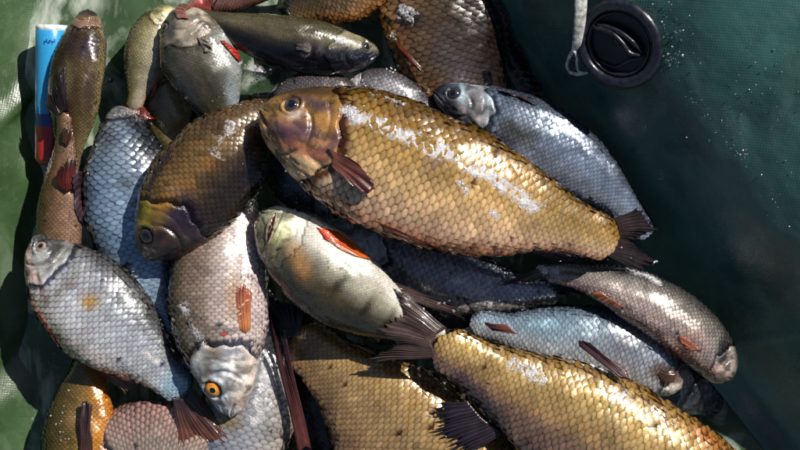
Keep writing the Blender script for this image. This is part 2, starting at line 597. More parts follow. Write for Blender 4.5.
def fin(f, name, base, tip, rays, c0, c1, drape=True, rag=0.12, ridge=0.3, bulge=2.0, mid=None, clear=1.0, rayc=1.35, seed=1, slack=1e9, over=False):
    nv = rays * 4 + 1
    nu = 16
    v = np.linspace(0, 1, nv)
    u = np.linspace(0, 1, nu)
    B, Tt = poly(base, v), poly(tip, v)
    phs = (v * rays) % 1
    rd = np.clip(np.cos(2 * np.pi * phs), 0, 1) ** 1.5
    rr = np.random.default_rng(seed * 13 + rays)
    ri = np.round(v * rays).astype(int)
    lenr = 1 - rag * 0.5 * rr.random(rays + 1)[ri]
    tipu = lenr - rag * (1 - rd) * (0.4 + 0.6 * rr.random(rays + 1)[ri])
    U = u[:, None] * tipu[None, :]
    P = B[None] + (Tt - B)[None] * U[..., None]
    if mid is not None:
        Mv = np.array([mid[0] , -mid[1], 0.0])
        P = P + (np.sin(np.pi * U) )[..., None] * Mv
    bend = np.interp(v, np.linspace(0, 1, 5), rr.normal(0, 1.0, 5))
    acr = norm(np.gradient(B, axis=0) + 1e-6)
    P = P + acr[None] * (np.sin(np.pi * 0.8 * U) * bend[None, :] * 1.6 + 0.5 * np.sin(U * 9 + bend[None, :]))[..., None]
    wob = rr.normal(0, 1, rays + 1)[ri][None, :] * U * 1.2
    P[..., 2] += bulge * np.sin(np.pi * U) + wob
    if drape:
        z = np.maximum(P[..., 2], np.minimum(hm_get(P[..., 0], P[..., 1]) + clear, P[..., 2] + slack))
        for _ in range(6):
            zs = z.copy()
            zs[1:-1] = (z[:-2] + 2 * z[1:-1] + z[2:]) / 4
            zs[:, 1:-1] = (zs[:, :-2] + 2 * zs[:, 1:-1] + zs[:, 2:]) / 4
            z = np.maximum(zs, z * 0.5 + zs * 0.5)
        z[0] = P[0, :, 2]
        if name in ("tail_fin", "dorsal_fin", "anal_fin") and not over:
            kb = sstep(0, 0.3, U)
            z = P[..., 2] * (1 - kb) + z * kb
        P[..., 2] = z
    top = P.copy()
    top[..., 2] += ridge * rd[None, :] * (1 - 0.6 * U) + 0.3
    bot = P.copy()
    bot[..., 2] -= 0.35
    # segmented rays, colour along the fin
    c = np.array(c0)[None, None] * (1 - U[..., None]) + np.array(c1)[None, None] * U[..., None]
    nn = fbm(P / 7.0, 31)
    rayv = (0.8 + 0.4 * rr.random(rays + 1))[ri][None, :, None]
    c = c * (0.62 + (min(rayc, 1.35) - 0.62) * rd[None, :, None]) * rayv * (0.3 + 1.0 * nn)[..., None]
    V = np.vstack([top.reshape(-1, 3), bot.reshape(-1, 3)])
    F1 = grid_faces(nu, nv)
    n = nu * nv
    rim = np.concatenate([np.arange(nv), np.arange(1, nu) * nv + nv - 1, (nu - 1) * nv + np.arange(nv - 2, -1, -1), np.arange(nu - 2, 0, -1) * nv])
    r2 = np.roll(rim, -1)
    F = np.vstack([F1, F1[:, ::-1] + n, np.stack([rim, rim + n, r2 + n, r2], -1)])
    o = part(f.root, name, V, F, M_FIN, np.vstack([c.reshape(-1, 3)] * 2))
    hm_add(top.reshape(-1, 3))
    return o

def finish_scales():
    for f in SINGLES:
        if not f.pending:
            continue
        me, pos, tan, bt, n, sz, cc, root = f.pending
        o0 = org(root)
        for i in range(len(pos)):
            o = bpy.data.objects.new("scale", me)
            M = Matrix.Identity(4)
            for r in range(3):
                M[r][0] = tan[i][r] * sz[i]
                M[r][1] = bt[i][r] * sz[i]
                M[r][2] = n[i][r] * sz[i]
                M[r][3] = (pos[i][r] - o0[r]) * K
            o.parent = root
            o.matrix_local = M
            o.color = (*[float(x) for x in cc[i]], 1)
            COL.objects.link(o)
#BOAT
# ------------------------------------------------------------------ the green boat
def boat_mat(name, base, weave=0.5, slime=0.0, rough=0.42, grain=0.22):
    m = bpy.data.materials.new(name)
    m.use_nodes = True
    nt = m.node_tree
    b = nt.nodes["Principled BSDF"]
    geo = N(nt, "ShaderNodeNewGeometry")
    P = geo.outputs["Position"]
    big = N(nt, "ShaderNodeTexNoise")
    big.inputs["Scale"].default_value = 14
    big.inputs["Detail"].default_value = 6
    big.inputs["Roughness"].default_value = 0.62
    nt.links.new(P, big.inputs["Vector"])
    sm = N(nt, "ShaderNodeTexNoise")
    sm.inputs["Scale"].default_value = 120
    sm.inputs["Detail"].default_value = 6
    sm.inputs["Roughness"].default_value = 0.7
    nt.links.new(P, sm.inputs["Vector"])
    c = mixc(nt, 'MIX', ramp(nt, big.outputs[0], 0.35, 0.65), tuple(x * 0.65 for x in base), tuple(x * 1.3 for x in base))
    c = mixc(nt, 'MIX', ramp(nt, sm.outputs[0], 0.56, 0.75, 0, 0.5), c, (0.12, 0.15, 0.1))
    mapg = N(nt, "ShaderNodeMapping")
    mapg.inputs["Scale"].default_value = (1.0, 0.45, 1)
    mapg.inputs["Rotation"].default_value = (0, 0, 0.5)
    nt.links.new(P, mapg.inputs[0])
    dr = N(nt, "ShaderNodeTexNoise")
    dr.inputs["Scale"].default_value = 34
    dr.inputs["Detail"].default_value = 7
    dr.inputs["Roughness"].default_value = 0.6
    dr.inputs["Distortion"].default_value = 0.8
    nt.links.new(mapg.outputs[0], dr.inputs["Vector"])
    sf = ramp(nt, dr.outputs[0], 0.5, 0.66, 0, slime)
    c = mixc(nt, 'MIX', sf, c, (0.42, 0.47, 0.4))
    nt.links.new(c, b.inputs["Base Color"])
    nt.links.new(ramp(nt, big.outputs[0], 0.3, 0.7, rough * 0.6, rough * 1.3), b.inputs["Roughness"])
    # coated fabric weave: two crossed waves rotated to the seams
    map2 = N(nt, "ShaderNodeMapping")
    map2.inputs["Rotation"].default_value = (0, 0, 0.12)
    nt.links.new(P, map2.inputs[0])
    hsum = None
    for d in ('X', 'Y'):
        wv = N(nt, "ShaderNodeTexWave", wave_type='BANDS', bands_direction=d)
        wv.inputs["Scale"].default_value = 170
        wv.inputs["Distortion"].default_value = 0.4
        nt.links.new(map2.outputs[0], wv.inputs[0])
        if hsum is None:
            hsum = wv.outputs["Fac"]
        else:
            ad = N(nt, "ShaderNodeMath", operation='ADD')
            nt.links.new(hsum, ad.inputs[0])
            nt.links.new(wv.outputs["Fac"], ad.inputs[1])
            hsum = ad.outputs[0]
    b1 = N(nt, "ShaderNodeBump")
    b1.inputs["Strength"].default_value = weave
    b1.inputs["Distance"].default_value = 0.0004
    nt.links.new(hsum, b1.inputs["Height"])
    b2 = N(nt, "ShaderNodeBump")
    b2.inputs["Strength"].default_value = grain
    b2.inputs["Distance"].default_value = 0.002
    nt.links.new(sm.outputs[0], b2.inputs["Height"])
    nt.links.new(b1.outputs[0], b2.inputs["Normal"])
    nt.links.new(b2.outputs[0], b.inputs["Normal"])
    return m

GREEN = (0.035, 0.075, 0.028)
TEAL = (0.04, 0.115, 0.10)
boat = thing("inflatable_boat", "green coated fabric inside of a small boat, under and around the whole heap of fish", "boat", (0, 0, 0))

def sheet(name, xs, ys, fn, mat):
    X, Y = np.meshgrid(xs, ys, indexing='ij')
    P = fn(X, Y)
    F = grid_faces(len(xs), len(ys))[:, ::-1]
    hm_add(P.reshape(-1, 3))
    return part(boat, name, P.reshape(-1, 3), F[:, ::-1], mat)

def floor_fn(X, Y):
    P = np.stack([X, Y, np.zeros_like(X)], -1)
    z = 9 * (fbm(P / 90.0, 41) - 0.5) + 2.5 * (fbm(P / 18.0, 43) - 0.5)
    # a swollen panel under the upper left of the heap
    z = z + 16 * np.exp(-(((X + 215) / 75) ** 2 + ((Y - 230) / 130) ** 2) ** 2)
    # added dip under the heap, deepened so the gaps turn dark
    bas = np.exp(-(((X - 20) / 330) ** 2 + ((Y + 70) / 250) ** 2) ** 3)
    z = z * (1 - bas) - 85 * bas * sstep(-330, -250, X + 0 * Y)
    P[..., 2] = z
    return P
sheet("floor", np.linspace(-520, 520, 300), np.linspace(-420, 420, 240), floor_fn, boat_mat("floor fabric", (0.05, 0.088, 0.042), 0.06, 0.9, 0.25))

# right wall: rows run across the slope (sq), columns along the boat
sq = np.linspace(318, 980, 360)
ang = np.radians(pchip([(318, 0), (336, 18), (352, 50), (368, 59), (425, 55), (441, 47), (470, 39), (520, 30), (640, 16), (980, 0)], sq))
zr = np.concatenate([[0], np.cumsum(np.tan(ang[:-1]) * np.diff(sq))]) - 4
SH = np.array([0.78, 0.62]) / math.hypot(0.78, 0.62)
AH = np.array([SH[1], -SH[0]])
def s_to_xy(s, a):
    d = (s - 172.5) / math.hypot(0.78, 0.62)
    return d * SH[0] + a * AH[0], d * SH[1] + a * AH[1]
def rwall_fn(Sg, A):
    x, y = s_to_xy(Sg, A)
    z = np.interp(Sg, sq, zr)
    P = np.stack([x, y, z], -1)
    k = sstep(345, 400, Sg)
    P[..., 2] = z + k * (10 * (fbm(P / 110.0, 51) - 0.5) + 2.2 * (fbm(P / 22.0, 53) - 0.5))
    # welded seam running down the wall
    P[..., 2] += 1.4 * sstep(6, 4.5, np.abs(A - 330 - 0.35 * (Sg - 450)))
    return P
sheet("side_wall", sq, np.linspace(-620, 720, 420), rwall_fn, boat_mat("right wall fabric", TEAL, 0.14, 0.08, 0.3))

# left wall
lq = np.linspace(0, 420, 160)
lang = np.radians(pchip([(0, 8), (14, 22), (45, 40), (90, 50), (200, 30), (420, 0)], lq))
zl = np.concatenate([[0], np.cumsum(np.tan(lang[:-1]) * np.diff(lq))]) - 6
def lwall_fn(Q, Yy):
    edge = -352 + 5 * np.cos(Yy / 70.0) + 4 * np.sin(Yy / 33.0) + 10 * sstep(60, 220, Yy)
    x = edge - Q
    z = np.interp(Q, lq, zl)
    P = np.stack([x, Yy, z], -1)
    n = fbm(P / 70.0, 61)
    P[..., 0] += 14 * (n - 0.5) * sstep(0, 30, Q)
    # diagonal folds shaped in, their dark flanks standing in for a cast shadow
    for (yc, sl_, am, wd) in ((150, -0.9, 9, 12), (-110, -1.0, -10, 22), (40, 0.4, 8, 30)):
        dd = (Yy - yc - sl_ * Q) / wd
        P[..., 0] += am * np.exp(-dd * dd) * sstep(0, 20, Q)
    return P
sheet("side_wall", lq, np.linspace(-420, 420, 260), lwall_fn, boat_mat("left wall fabric", (0.034, 0.068, 0.024), 0.08, 0.1, 0.33))
hm_add(np.array([[x, y, 6.0] for x in range(-500, 500, 2) for y in range(-400, 400, 2)], float))
#FISH
# ------------------------------------------------------------------ palettes (dorsal +1 ... belly -1)
def pal(*s):
    return [(y, c) for y, c in sorted(s)]
GOLD = pal((1, (.14, .075, .015)), (.6, (.36, .22, .05)), (.2, (.54, .36, .14)), (-.3, (.68, .48, .27)), (-.7, (.74, .52, .36)), (-1, (.66, .34, .22)))
GOLDH = pal((1, (.09, .05, .015)), (.5, (.2, .115, .04)), (0, (.3, .17, .075)), (-.5, (.42, .23, .12)), (-1, (.6, .42, .26)))
BRONZE = pal((1, (.09, .055, .025)), (.4, (.26, .17, .07)), (-.2, (.34, .23, .10)), (-1, (.4, .28, .13)))
BRONZEH = pal((1, (.13, .09, .02)), (.4, (.20, .14, .04)), (-.2, (.10, .06, .035)), (-1, (.16, .1, .06)))
SILV = pal((1, (.11, .12, .13)), (.6, (.30, .34, .38)), (0, (.56, .60, .64)), (-.6, (.70, .70, .70)), (-1, (.75, .66, .6)))
SILVH = pal((1, (.10, .10, .10)), (.4, (.30, .31, .32)), (-.2, (.5, .48, .45)), (-1, (.6, .55, .5)))
BLUE = pal((1, (.12, .16, .22)), (.6, (.26, .38, .52)), (0, (.36, .50, .66)), (-.6, (.42, .52, .62)), (-1, (.3, .32, .4)))
PERCH = pal((1, (.06, .055, .03)), (.5, (.16, .14, .08)), (0, (.45, .42, .28)), (-.5, (.66, .62, .48)), (-1, (.7, .67, .58)))
RED = (.45, .04, .02)
BLOOD = (.22, .02, .02)

# ---- lowest layer
fU = make_fish("perch", "pale yellow bellied fish lying low between the pale perch and the dark grey fish",
               [(158, 58, 24), (163, 90, 26), (170, 125, 26), (184, 168, 24)], 25, -1, "perch", w=15, kind="perch", scale=4, tpl=0,
               body=pal((1, (.12, .1, .05)), (0, (.36, .31, .16)), (-1, (.5, .42, .25))), patches=[(.6, -.2, .08, .3, (.4, .22, .04), .7)])
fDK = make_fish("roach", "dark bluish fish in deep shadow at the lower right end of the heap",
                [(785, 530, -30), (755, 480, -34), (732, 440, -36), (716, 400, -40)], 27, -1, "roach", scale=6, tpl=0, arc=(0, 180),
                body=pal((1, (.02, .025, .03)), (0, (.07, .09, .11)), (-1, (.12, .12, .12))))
fY = make_fish("crucian_carp", "brown scaly fish with orange belly edge at the top, just above the olive perch",
               [(392, -62, 48), (362, -34, 48), (330, -10, 46), (306, 4, 42), (288, 13, 38)], 42, -1, "carp", scale=7, kind="carpdark",
               body=pal((1, (.08, .05, .03)), (0, (.17, .13, .08)), (-.6, (.26, .18, .1)), (-1, (.55, .26, .08))))
fin(fY, "tail_fin", [(296, 0, 42), (292, 12, 40), (296, 22, 40)], [(283, -12, 30), (276, 8, 28), (290, 26, 30)], 9, (.03, .03, .035), (.1, .1, .1))
fF = make_fish("crucian_carp", "dark bronze carp with orange belly edge and reddish fin, above the blue grey roach's head",
               [(424, -88, 40), (431, -40, 42), (440, 10, 44), (452, 55, 42), (478, 100, 34), (512, 138, 26)], 57, 1, "carp", w=25, scale=9.5, tpl=2,
               kind="carpdark", single=150,
               body=pal((1, (.02, .015, .012)), (.5, (.05, .035, .025)), (0, (.10, .07, .04)), (-.45, (.18, .12, .065)), (-.8, (.26, .15, .07)), (-1, (.5, .25, .09))),
               spots=[(407, 14, 14, 11, 30, (.02, .015, .02), .95), (388, 20, 8, 22, -5, (.55, .33, .15), .7), (440, 50, 30, 30, 0, (.08, .06, .045), .5)],
               patches=[(.62, -.1, .12, .3, (.22, .2, .26), .6), (.42, -.75, .04, .2, (.3, .06, .03), .3)])
fin(fF, "pelvic_fin", [(392, 36, 56), (398, 48, 60), (403, 57, 60)], [(427, 74, 66), (426, 75, 66), (420, 72, 66)], 8, (.35, .07, .03), (.07, .035, .04), bulge=4, rayc=1.2)
fin(fF, "dorsal_fin", [(478, 10, 30), (494, 45, 30), (512, 85, 26), (528, 110, 24)], [(500, 2, 22), (520, 45, 18), (541, 85, 16), (552, 104, 16)], 14, (.02, .015, .015), (.06, .05, .05), rag=.2)
fL = make_fish("roach", "silver grey scaled fish lying underneath the head of the orange eyed roach",
               [(222, 520, 42), (232, 470, 46), (246, 420, 48), (256, 370, 46), (260, 325, 40), (258, 290, 34)], 46, 1, "roach", w=24, scale=9.5, kind="silver", tpl=2,
               body=pal((1, (.16, .17, .2)), (.4, (.4, .43, .5)), (-.3, (.55, .55, .55)), (-1, (.6, .5, .4))),
               patches=[(.42, .35, .05, .3, (.5, .33, .08), .8)], noise=.35, hf=.2)
fN = make_fish("roach", "pinkish white scaled fish, belly up, under a reddish tail fin at the bottom left",
               [(70, 488, 34), (108, 466, 38), (150, 455, 40), (200, 470, 40), (246, 505, 36), (285, 545, 30)], 57, -1, "roach", w=28, roll=-12, scale=6.5, tpl=1,
               body=pal((1, (.2, .14, .1)), (.2, (.45, .35, .28)), (-.4, (.62, .5, .42)), (-1, (.68, .42, .36))), noise=.2)
fM = make_fish("crucian_carp", "small golden brown carp with orange belly against the green wall at bottom left",
               [(86, 545, 38), (82, 490, 44), (81, 435, 46), (84, 388, 44), (94, 340, 34)], 39, 1, "carp", w=24, roll=-8, scale=5.5, tpl=1, kind="carp",
               body=pal((1, (.08, .06, .03)), (.3, (.20, .15, .05)), (-.2, (.34, .23, .08)), (-.6, (.58, .28, .05)), (-1, (.62, .27, .04))), noise=.4, hf=.16,
               patches=[(.62, -.15, .05, .4, (.55, .38, .2), .7)])
fin(fM, "pectoral_fin", [(80, 452, 74), (86, 455, 74), (93, 452, 74)], [(81, 402, 72), (86, 399, 72), (92, 403, 71)], 9, (.14, .06, .05), (.05, .03, .045), rag=.05, rayc=1.15)
fD = make_fish("roach", "dark silver fish with scattered pale scales under the big golden carp's belly",
               [(335, 238, 38), (375, 252, 42), (420, 266, 46), (470, 282, 46), (520, 291, 42), (560, 290, 38)], 36, 1, "roach", w=20, scale=8.5, tpl=2,
               body=pal((1, (.10, .11, .14)), (.3, (.3, .32, .38)), (-.3, (.42, .42, .46)), (-1, (.5, .44, .4))), noise=.5, patches=[(.62, -.3, .1, .25, (.55, .55, .6), .55)])
fin(fD, "tail_fin", [(540, 268, 48), (546, 278, 46), (545, 292, 44)], [(590, 250, 30), (588, 280, 30), (585, 300, 30)], 9, (.03, .03, .05), (.05, .05, .06))
fZ3 = make_fish("roach", "dark silvery fish in the gap between golden carp's belly and pale perch with red fin",
                [(352, 230, 50), (328, 205, 54), (298, 178, 54), (268, 150, 50), (240, 128, 40)], 27, 1, "roach", w=16, scale=6, tpl=1,
                body=pal((1, (.04, .05, .06)), (0, (.14, .17, .21)), (-1, (.3, .28, .26))), head=pal((1, (.04, .05, .06)), (0, (.16, .18, .2)), (-1, (.28, .26, .24))),
                eye=dict(x=.5, y=.1, r=7, iris=(.13, .1, .08), ring=(.25, .18, .1), pupil=.6), hf=.3, noise=.4)
fZ1 = make_fish("roach", "greyish scaled back arching up between the olive perch and the golden carp's head",
                [(270, 112, 60), (292, 98, 66), (318, 94, 68), (350, 102, 66), (390, 118, 60)], 24, 1, "roach", w=16, scale=4.5, tpl=0,
                body=pal((1, (.2, .16, .16)), (0, (.32, .28, .27)), (-1, (.3, .28, .26))), hf=.1, mouth=False)
fZ2 = make_fish("roach", "small silver scaled fish below the olive perch's snout, above the golden carp's back",
                [(345, 72, 50), (362, 84, 56), (388, 92, 58), (418, 108, 54), (450, 130, 44)], 21, 1, "roach", w=15, scale=5, tpl=1,
                body=pal((1, (.2, .19, .2)), (0, (.42, .4, .42)), (-1, (.4, .38, .36))), noise=.45, hf=.18)
fX = make_fish("roach", "reddish pink fish with a bloody snout at the top edge, behind the perch's tail",
               [(184, 13, 50), (205, 3, 54), (236, -6, 54), (280, -18, 50), (320, -30, 40)], 16, -1, "perch", w=11, scale=4, tpl=0,
               body=pal((1, (.3, .12, .1)), (0, (.5, .34, .28)), (-1, (.6, .4, .34))), head=pal((1, (.4, .06, .06)), (0, (.5, .14, .12)), (-1, (.55, .4, .36))))
fR = make_fish("perch", "pale olive perch, red fin at its tail, touching the blue roach",
               [(176, 8, 44), (162, 24, 48), (150, 48, 50), (142, 78, 48), (133, 110, 44)], 24, -1, "perch", w=17, scale=4, tpl=0, kind="perch",
               body=pal((1, (.14, .12, .06)), (.4, (.28, .25, .13)), (0, (.44, .4, .28)), (-.6, (.55, .5, .4)), (-1, (.6, .42, .3))), patches=[(.3, -.6, .15, .3, (.5, .35, .15), .6)])
fin(fR, "anal_fin", [(157, 78, 52), (154, 88, 52), (150, 97, 50)], [(160, 80, 50), (156, 92, 50), (150, 100, 49)], 6, (.6, .15, .12), (.6, .2, .16))
fin(fR, "tail_fin", [(124, 106, 50), (134, 110, 52), (144, 106, 50)], [(117, 124, 50), (136, 124, 56), (157, 119, 50)], 10, (.3, .06, .05), (.5, .04, .03))

fFa = make_fish("roach", "added filler fish, painted shade dark, between dark silver fish and the lower golden carp's tail",  # filler fish, added so the gap above the floor reads dark
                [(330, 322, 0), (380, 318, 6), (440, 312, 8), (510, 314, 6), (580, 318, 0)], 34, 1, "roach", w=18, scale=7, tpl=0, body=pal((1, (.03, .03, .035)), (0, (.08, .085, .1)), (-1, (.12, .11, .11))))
fFb = make_fish("roach", "added filler fish, painted shade dark, between the long reddish tail fin and brown gold carp",  # another filler, its near-black colour carrying the shade of the gap
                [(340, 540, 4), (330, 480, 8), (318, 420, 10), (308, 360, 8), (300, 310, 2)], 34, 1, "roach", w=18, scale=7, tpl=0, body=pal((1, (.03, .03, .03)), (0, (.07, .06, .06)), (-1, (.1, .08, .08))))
fFc = make_fish("roach", "added filler fish, painted shade dark, below the pink fish at the right end of the heap",  # filler added low in the heap, shade put into its colour
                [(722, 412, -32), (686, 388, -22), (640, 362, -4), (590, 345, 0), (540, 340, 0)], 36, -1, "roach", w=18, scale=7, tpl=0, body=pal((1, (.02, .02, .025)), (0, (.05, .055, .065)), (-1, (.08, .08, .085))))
fFd = make_fish("roach", "added filler fish, painted shade dark, buried under the bronze carp beside the blue roach",  # filler under the carp, coloured dark to stand for shade
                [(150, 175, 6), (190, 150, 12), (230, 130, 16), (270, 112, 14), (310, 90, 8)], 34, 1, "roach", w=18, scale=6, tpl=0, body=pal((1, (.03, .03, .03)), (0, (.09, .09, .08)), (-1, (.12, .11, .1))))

# ---- second layer
fV = make_fish("tench", "slim dark brown fish, head up, leaning against the blue can",
               [(89, 10, 48), (85, 35, 56), (78, 68, 58), (73, 102, 56), (70, 140, 46), (70, 185, 34)], 27, -1, "perch", w=18, roll=-14, scale=4.4, tpl=1, kind="carpdark",
               body=pal((1, (.02, .012, .008)), (.5, (.05, .028, .013)), (0, (.075, .042, .018)), (-.6, (.17, .12, .05)), (-1, (.33, .27, .15))),
               head=pal((1, (.04, .025, .02)), (0, (.1, .06, .035)), (-1, (.36, .24, .16))), spots=[(90, 45, 10, 14, 20, (.07, .05, .09), .85), (84, 22, 12, 6, -10, (.34, .22, .16), .7), (92, 11, 8, 4, 0, (.02, .02, .025), .9), (66, 78, 7, 22, 10, (.3, .27, .15), .6), (90, 90, 7, 30, 5, (.06, .03, .015), .7)],
               patches=[(.2, .2, .06, .3, (.13, .1, .14), .3)], hf=.14, noise=.4)
fW = make_fish("tench", "pinkish brown fish lying tail up with dark red fin, below the blue can",
               [(60, 300, 48), (58, 262, 54), (59, 222, 58), (62, 180, 60), (65, 145, 64), (63, 112, 68)], 25, 1, "perch", w=18, roll=-35, scale=5, tpl=1, kind="carpdark",
               body=pal((1, (.14, .06, .03)), (.2, (.2, .12, .06)), (-.4, (.32, .2, .12)), (-1, (.4, .26, .19))), noise=.35, patches=[(.66, -.5, .05, .4, (.4, .12, .07), .6)])
fin(fW, "tail_fin", [(58, 116, 74), (65, 110, 74), (71, 114, 74)], [(46, 100, 62), (52, 84, 66), (55, 98, 66), (60, 64, 76), (65, 62, 76), (67, 100, 70)], 12, (.03, .015, .015), (.03, .02, .025), rag=.25, rayc=1.3)
fin(fW, "anal_fin", [(58, 186, 80), (66, 192, 82), (76, 186, 80)], [(60, 168, 82), (67, 154, 84), (79, 158, 82)], 8, (.25, .035, .025), (.035, .014, .014), rag=.15, rayc=1.3)
fin(fW, "pelvic_fin", [(62, 142, 76), (67, 146, 76)], [(66, 128, 77), (72, 130, 77)], 4, (.2, .08, .03), (.06, .03, .03))
fQ = make_fish("perch", "dark grey deep bodied perch, head up, red fins on its right edge",
               [(177, 10, 62), (188, 34, 70), (203, 66, 72), (217, 102, 68), (232, 140, 56)], 37, -1, "perch", w=24, roll=4, scale=3.8, tpl=0, kind="perch",
               body=pal((1, (.06, .06, .05)), (.5, (.09, .085, .06)), (0, (.085, .075, .045)), (-.5, (.22, .23, .21)), (-1, (.45, .48, .48))),
               head=pal((1, (.10, .09, .07)), (.2, (.24, .21, .17)), (-1, (.36, .31, .26))), spots=[(170, 26, 6, 16, 0, (.05, .05, .05), .8), (190, 30, 14, 10, 40, (.4, .34, .27), .6), (196, 60, 8, 24, 20, (.10, .09, .06), .7), (220, 88, 16, 20, 0, (.06, .055, .04), .6), (232, 92, 6, 16, -10, (.4, .48, .55), .6), (184, 78, 10, 22, -10, (.08, .08, .08), .7)],
               eye=dict(x=.42, y=.72, r=5, iris=(.1, .08, .06), ring=(.05, .05, .05), pupil=.6), hf=.32,
               patches=[(.4, .1, .06, .5, (.28, .26, .22), .6)])
fin(fQ, "pectoral_fin", [(197, 37, 92), (201, 46, 94), (205, 51, 93)], [(209, 41, 96), (213, 49, 96), (207, 54, 95)], 7, (.38, .28, .22), (.42, .34, .28), bulge=2, rayc=1.3)
fin(fQ, "pelvic_fin", [(222, 42, 72), (230, 52, 72), (238, 60, 72)], [(226, 42, 66), (240, 52, 64), (244, 66, 64)], 7, (.6, .05, .03), (.55, .05, .04))
fC = make_fish("perch", "olive grey perch lying across the top, head right, underside painted dark with shade",
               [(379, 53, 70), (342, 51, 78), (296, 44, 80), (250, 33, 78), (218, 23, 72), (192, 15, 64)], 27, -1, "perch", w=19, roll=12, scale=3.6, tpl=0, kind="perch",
               body=pal((1, (.09, .08, .04)), (.5, (.16, .14, .085)), (0, (.075, .068, .05)), (-.4, (.03, .03, .035)), (-1, (.03, .032, .05))),  # shaded underside put into the palette as near black
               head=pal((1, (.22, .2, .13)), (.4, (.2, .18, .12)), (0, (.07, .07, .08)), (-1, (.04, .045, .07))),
               spots=[(345, 42, 14, 5, 10, (.5, .48, .38), .7), (330, 38, 16, 4, 15, (.2, .19, .1), .7), (300, 62, 75, 17, 10, (.008, .009, .02), .95), (362, 60, 26, 11, 0, (.008, .01, .022), .95), (240, 44, 40, 12, 18, (.02, .018, .016), .8), (310, 33, 30, 2.5, 8, (.05, .045, .03), .7), (308, 50, 4, 7, 20, (.3, .28, .33), .8)],  # large near-black patches paint the side turned from the sun
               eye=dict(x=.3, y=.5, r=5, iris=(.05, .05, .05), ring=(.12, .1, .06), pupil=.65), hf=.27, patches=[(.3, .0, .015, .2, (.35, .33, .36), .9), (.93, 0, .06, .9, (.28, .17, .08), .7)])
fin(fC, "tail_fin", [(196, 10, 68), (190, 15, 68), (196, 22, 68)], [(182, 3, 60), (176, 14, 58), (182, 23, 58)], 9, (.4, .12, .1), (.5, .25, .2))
fin(fC, "pectoral_fin", [(312, 46, 99), (310, 52, 99)], [(296, 42, 98), (294, 48, 98)], 6, (.25, .2, .15), (.12, .12, .12), bulge=1)
fH = make_fish("roach", "bright blue scaled roach lying head up, under the dark olive carp's head",
               [(118, 106, 54), (124, 145, 60), (128, 190, 62), (138, 238, 62), (152, 288, 58), (168, 336, 52)], 45, -1, "roach", w=25, scale=9.8, tpl=2, single=300, hf=.07, mouth=False,
               body=pal((1, (.10, .11, .14)), (.6, (.28, .38, .50)), (.1, (.40, .54, .68)), (-.5, (.36, .44, .54)), (-1, (.2, .2, .24))),  # blue of the reflected sky put into the scale colour
               head=pal((1, (.1, .1, .11)), (0, (.2, .2, .21)), (-1, (.3, .28, .27))), spots=[(112, 118, 10, 6, -30, (.3, .29, .28), .6), (128, 122, 16, 5, 30, (.05, .05, .055), .8), (148, 145, 18, 34, -10, (.035, .04, .05), .9), (110, 132, 8, 16, 15, (.2, .2, .22), .7), (160, 165, 10, 16, 0, (.08, .085, .1), .6), (148, 113, 6, 4, 0, (.4, .04, .02), .7)],  # dark upper patches paint the shade of the carp above
               patches=[(.2, 0, .11, 1.2, (.2, .2, .22), .5), (.33, -.1, .02, .2, (.06, .05, .04), .7)])
fin(fH, "dorsal_fin", [(86, 170, 56), (85, 200, 56), (93, 232, 56)], [(80, 176, 46), (81, 212, 44), (96, 244, 46)], 11, (.12, .06, .08), (.08, .05, .07))
fin(fH, "tail_fin", [(160, 334, 58), (168, 338, 60), (175, 333, 58)], [(170, 378, 44), (182, 362, 56), (206, 396, 44)], 13, (.04, .05, .08), (.02, .025, .04), rag=.1)
fJ = make_fish("roach", "silver roach with yellow blotch, reddish tail spread over the pink fish at bottom left",
               [(36, 236, 64), (58, 270, 72), (92, 305, 76), (124, 336, 76), (155, 365, 72), (185, 393, 66)], 49, 1, "roach", w=26, roll=-3, scale=8.2, tpl=2, single=300, hf=.22,
               body=pal((1, (.12, .12, .12)), (.5, (.40, .41, .43)), (0, (.62, .64, .68)), (-.5, (.74, .74, .74)), (-1, (.76, .62, .5))),
               head=pal((1, (.10, .10, .10)), (.3, (.2, .2, .2)), (-.3, (.3, .3, .29)), (-1, (.4, .22, .18))),
               spots=[(42, 236, 12, 5, 20, (.05, .045, .05), .85), (48, 262, 14, 3, -30, (.12, .11, .11), .7), (42, 292, 4, 14, -15, (.3, .1, .07), .5), (60, 262, 5, 14, 20, (.5, .48, .45), .6), (110, 262, 26, 10, 30, (.14, .13, .12), .6),
                      (150, 300, 12, 26, -25, (.16, .15, .14), .6), (36, 262, 5, 10, 0, (.3, .3, .3), .5)],
               eye=dict(x=.35, y=.05, r=6, iris=(.3, .2, .16), ring=(.15, .1, .08), pupil=.5),
               patches=[(.4, .1, .04, .18, (.62, .36, .06), .9), (.24, -.97, .12, .12, (.5, .05, .03), .8), (.47, -.33, .012, .07, BLOOD, 1), (.93, 0, .07, 1.5, (.3, .55, .68), .7), (.28, 0, .03, .6, (.35, .3, .2), .5), (.3, .1, .012, .09, (.3, .05, .04), .9)])  # blue near the tail is sky light put into the colour
fin(fJ, "pelvic_fin", [(44, 312, 70), (52, 330, 70), (60, 342, 70)], [(52, 322, 64), (60, 340, 62), (68, 352, 62)], 8, (.6, .1, .04), (.45, .07, .04))
fin(fJ, "anal_fin", [(93, 366, 72), (108, 371, 72), (122, 370, 72)], [(126, 396, 58), (136, 388, 58), (142, 382, 58)], 11, (.45, .12, .06), (.6, .42, .36), rag=.3, rayc=1.5)
fin(fJ, "tail_fin", [(172, 396, 72), (184, 399, 74), (193, 388, 72)], [(178, 448, 62), (200, 440, 66), (243, 452, 62), (207, 408, 66)], 18, (.04, .035, .05), (.27, .1, .06), rag=.12, rayc=1.4)
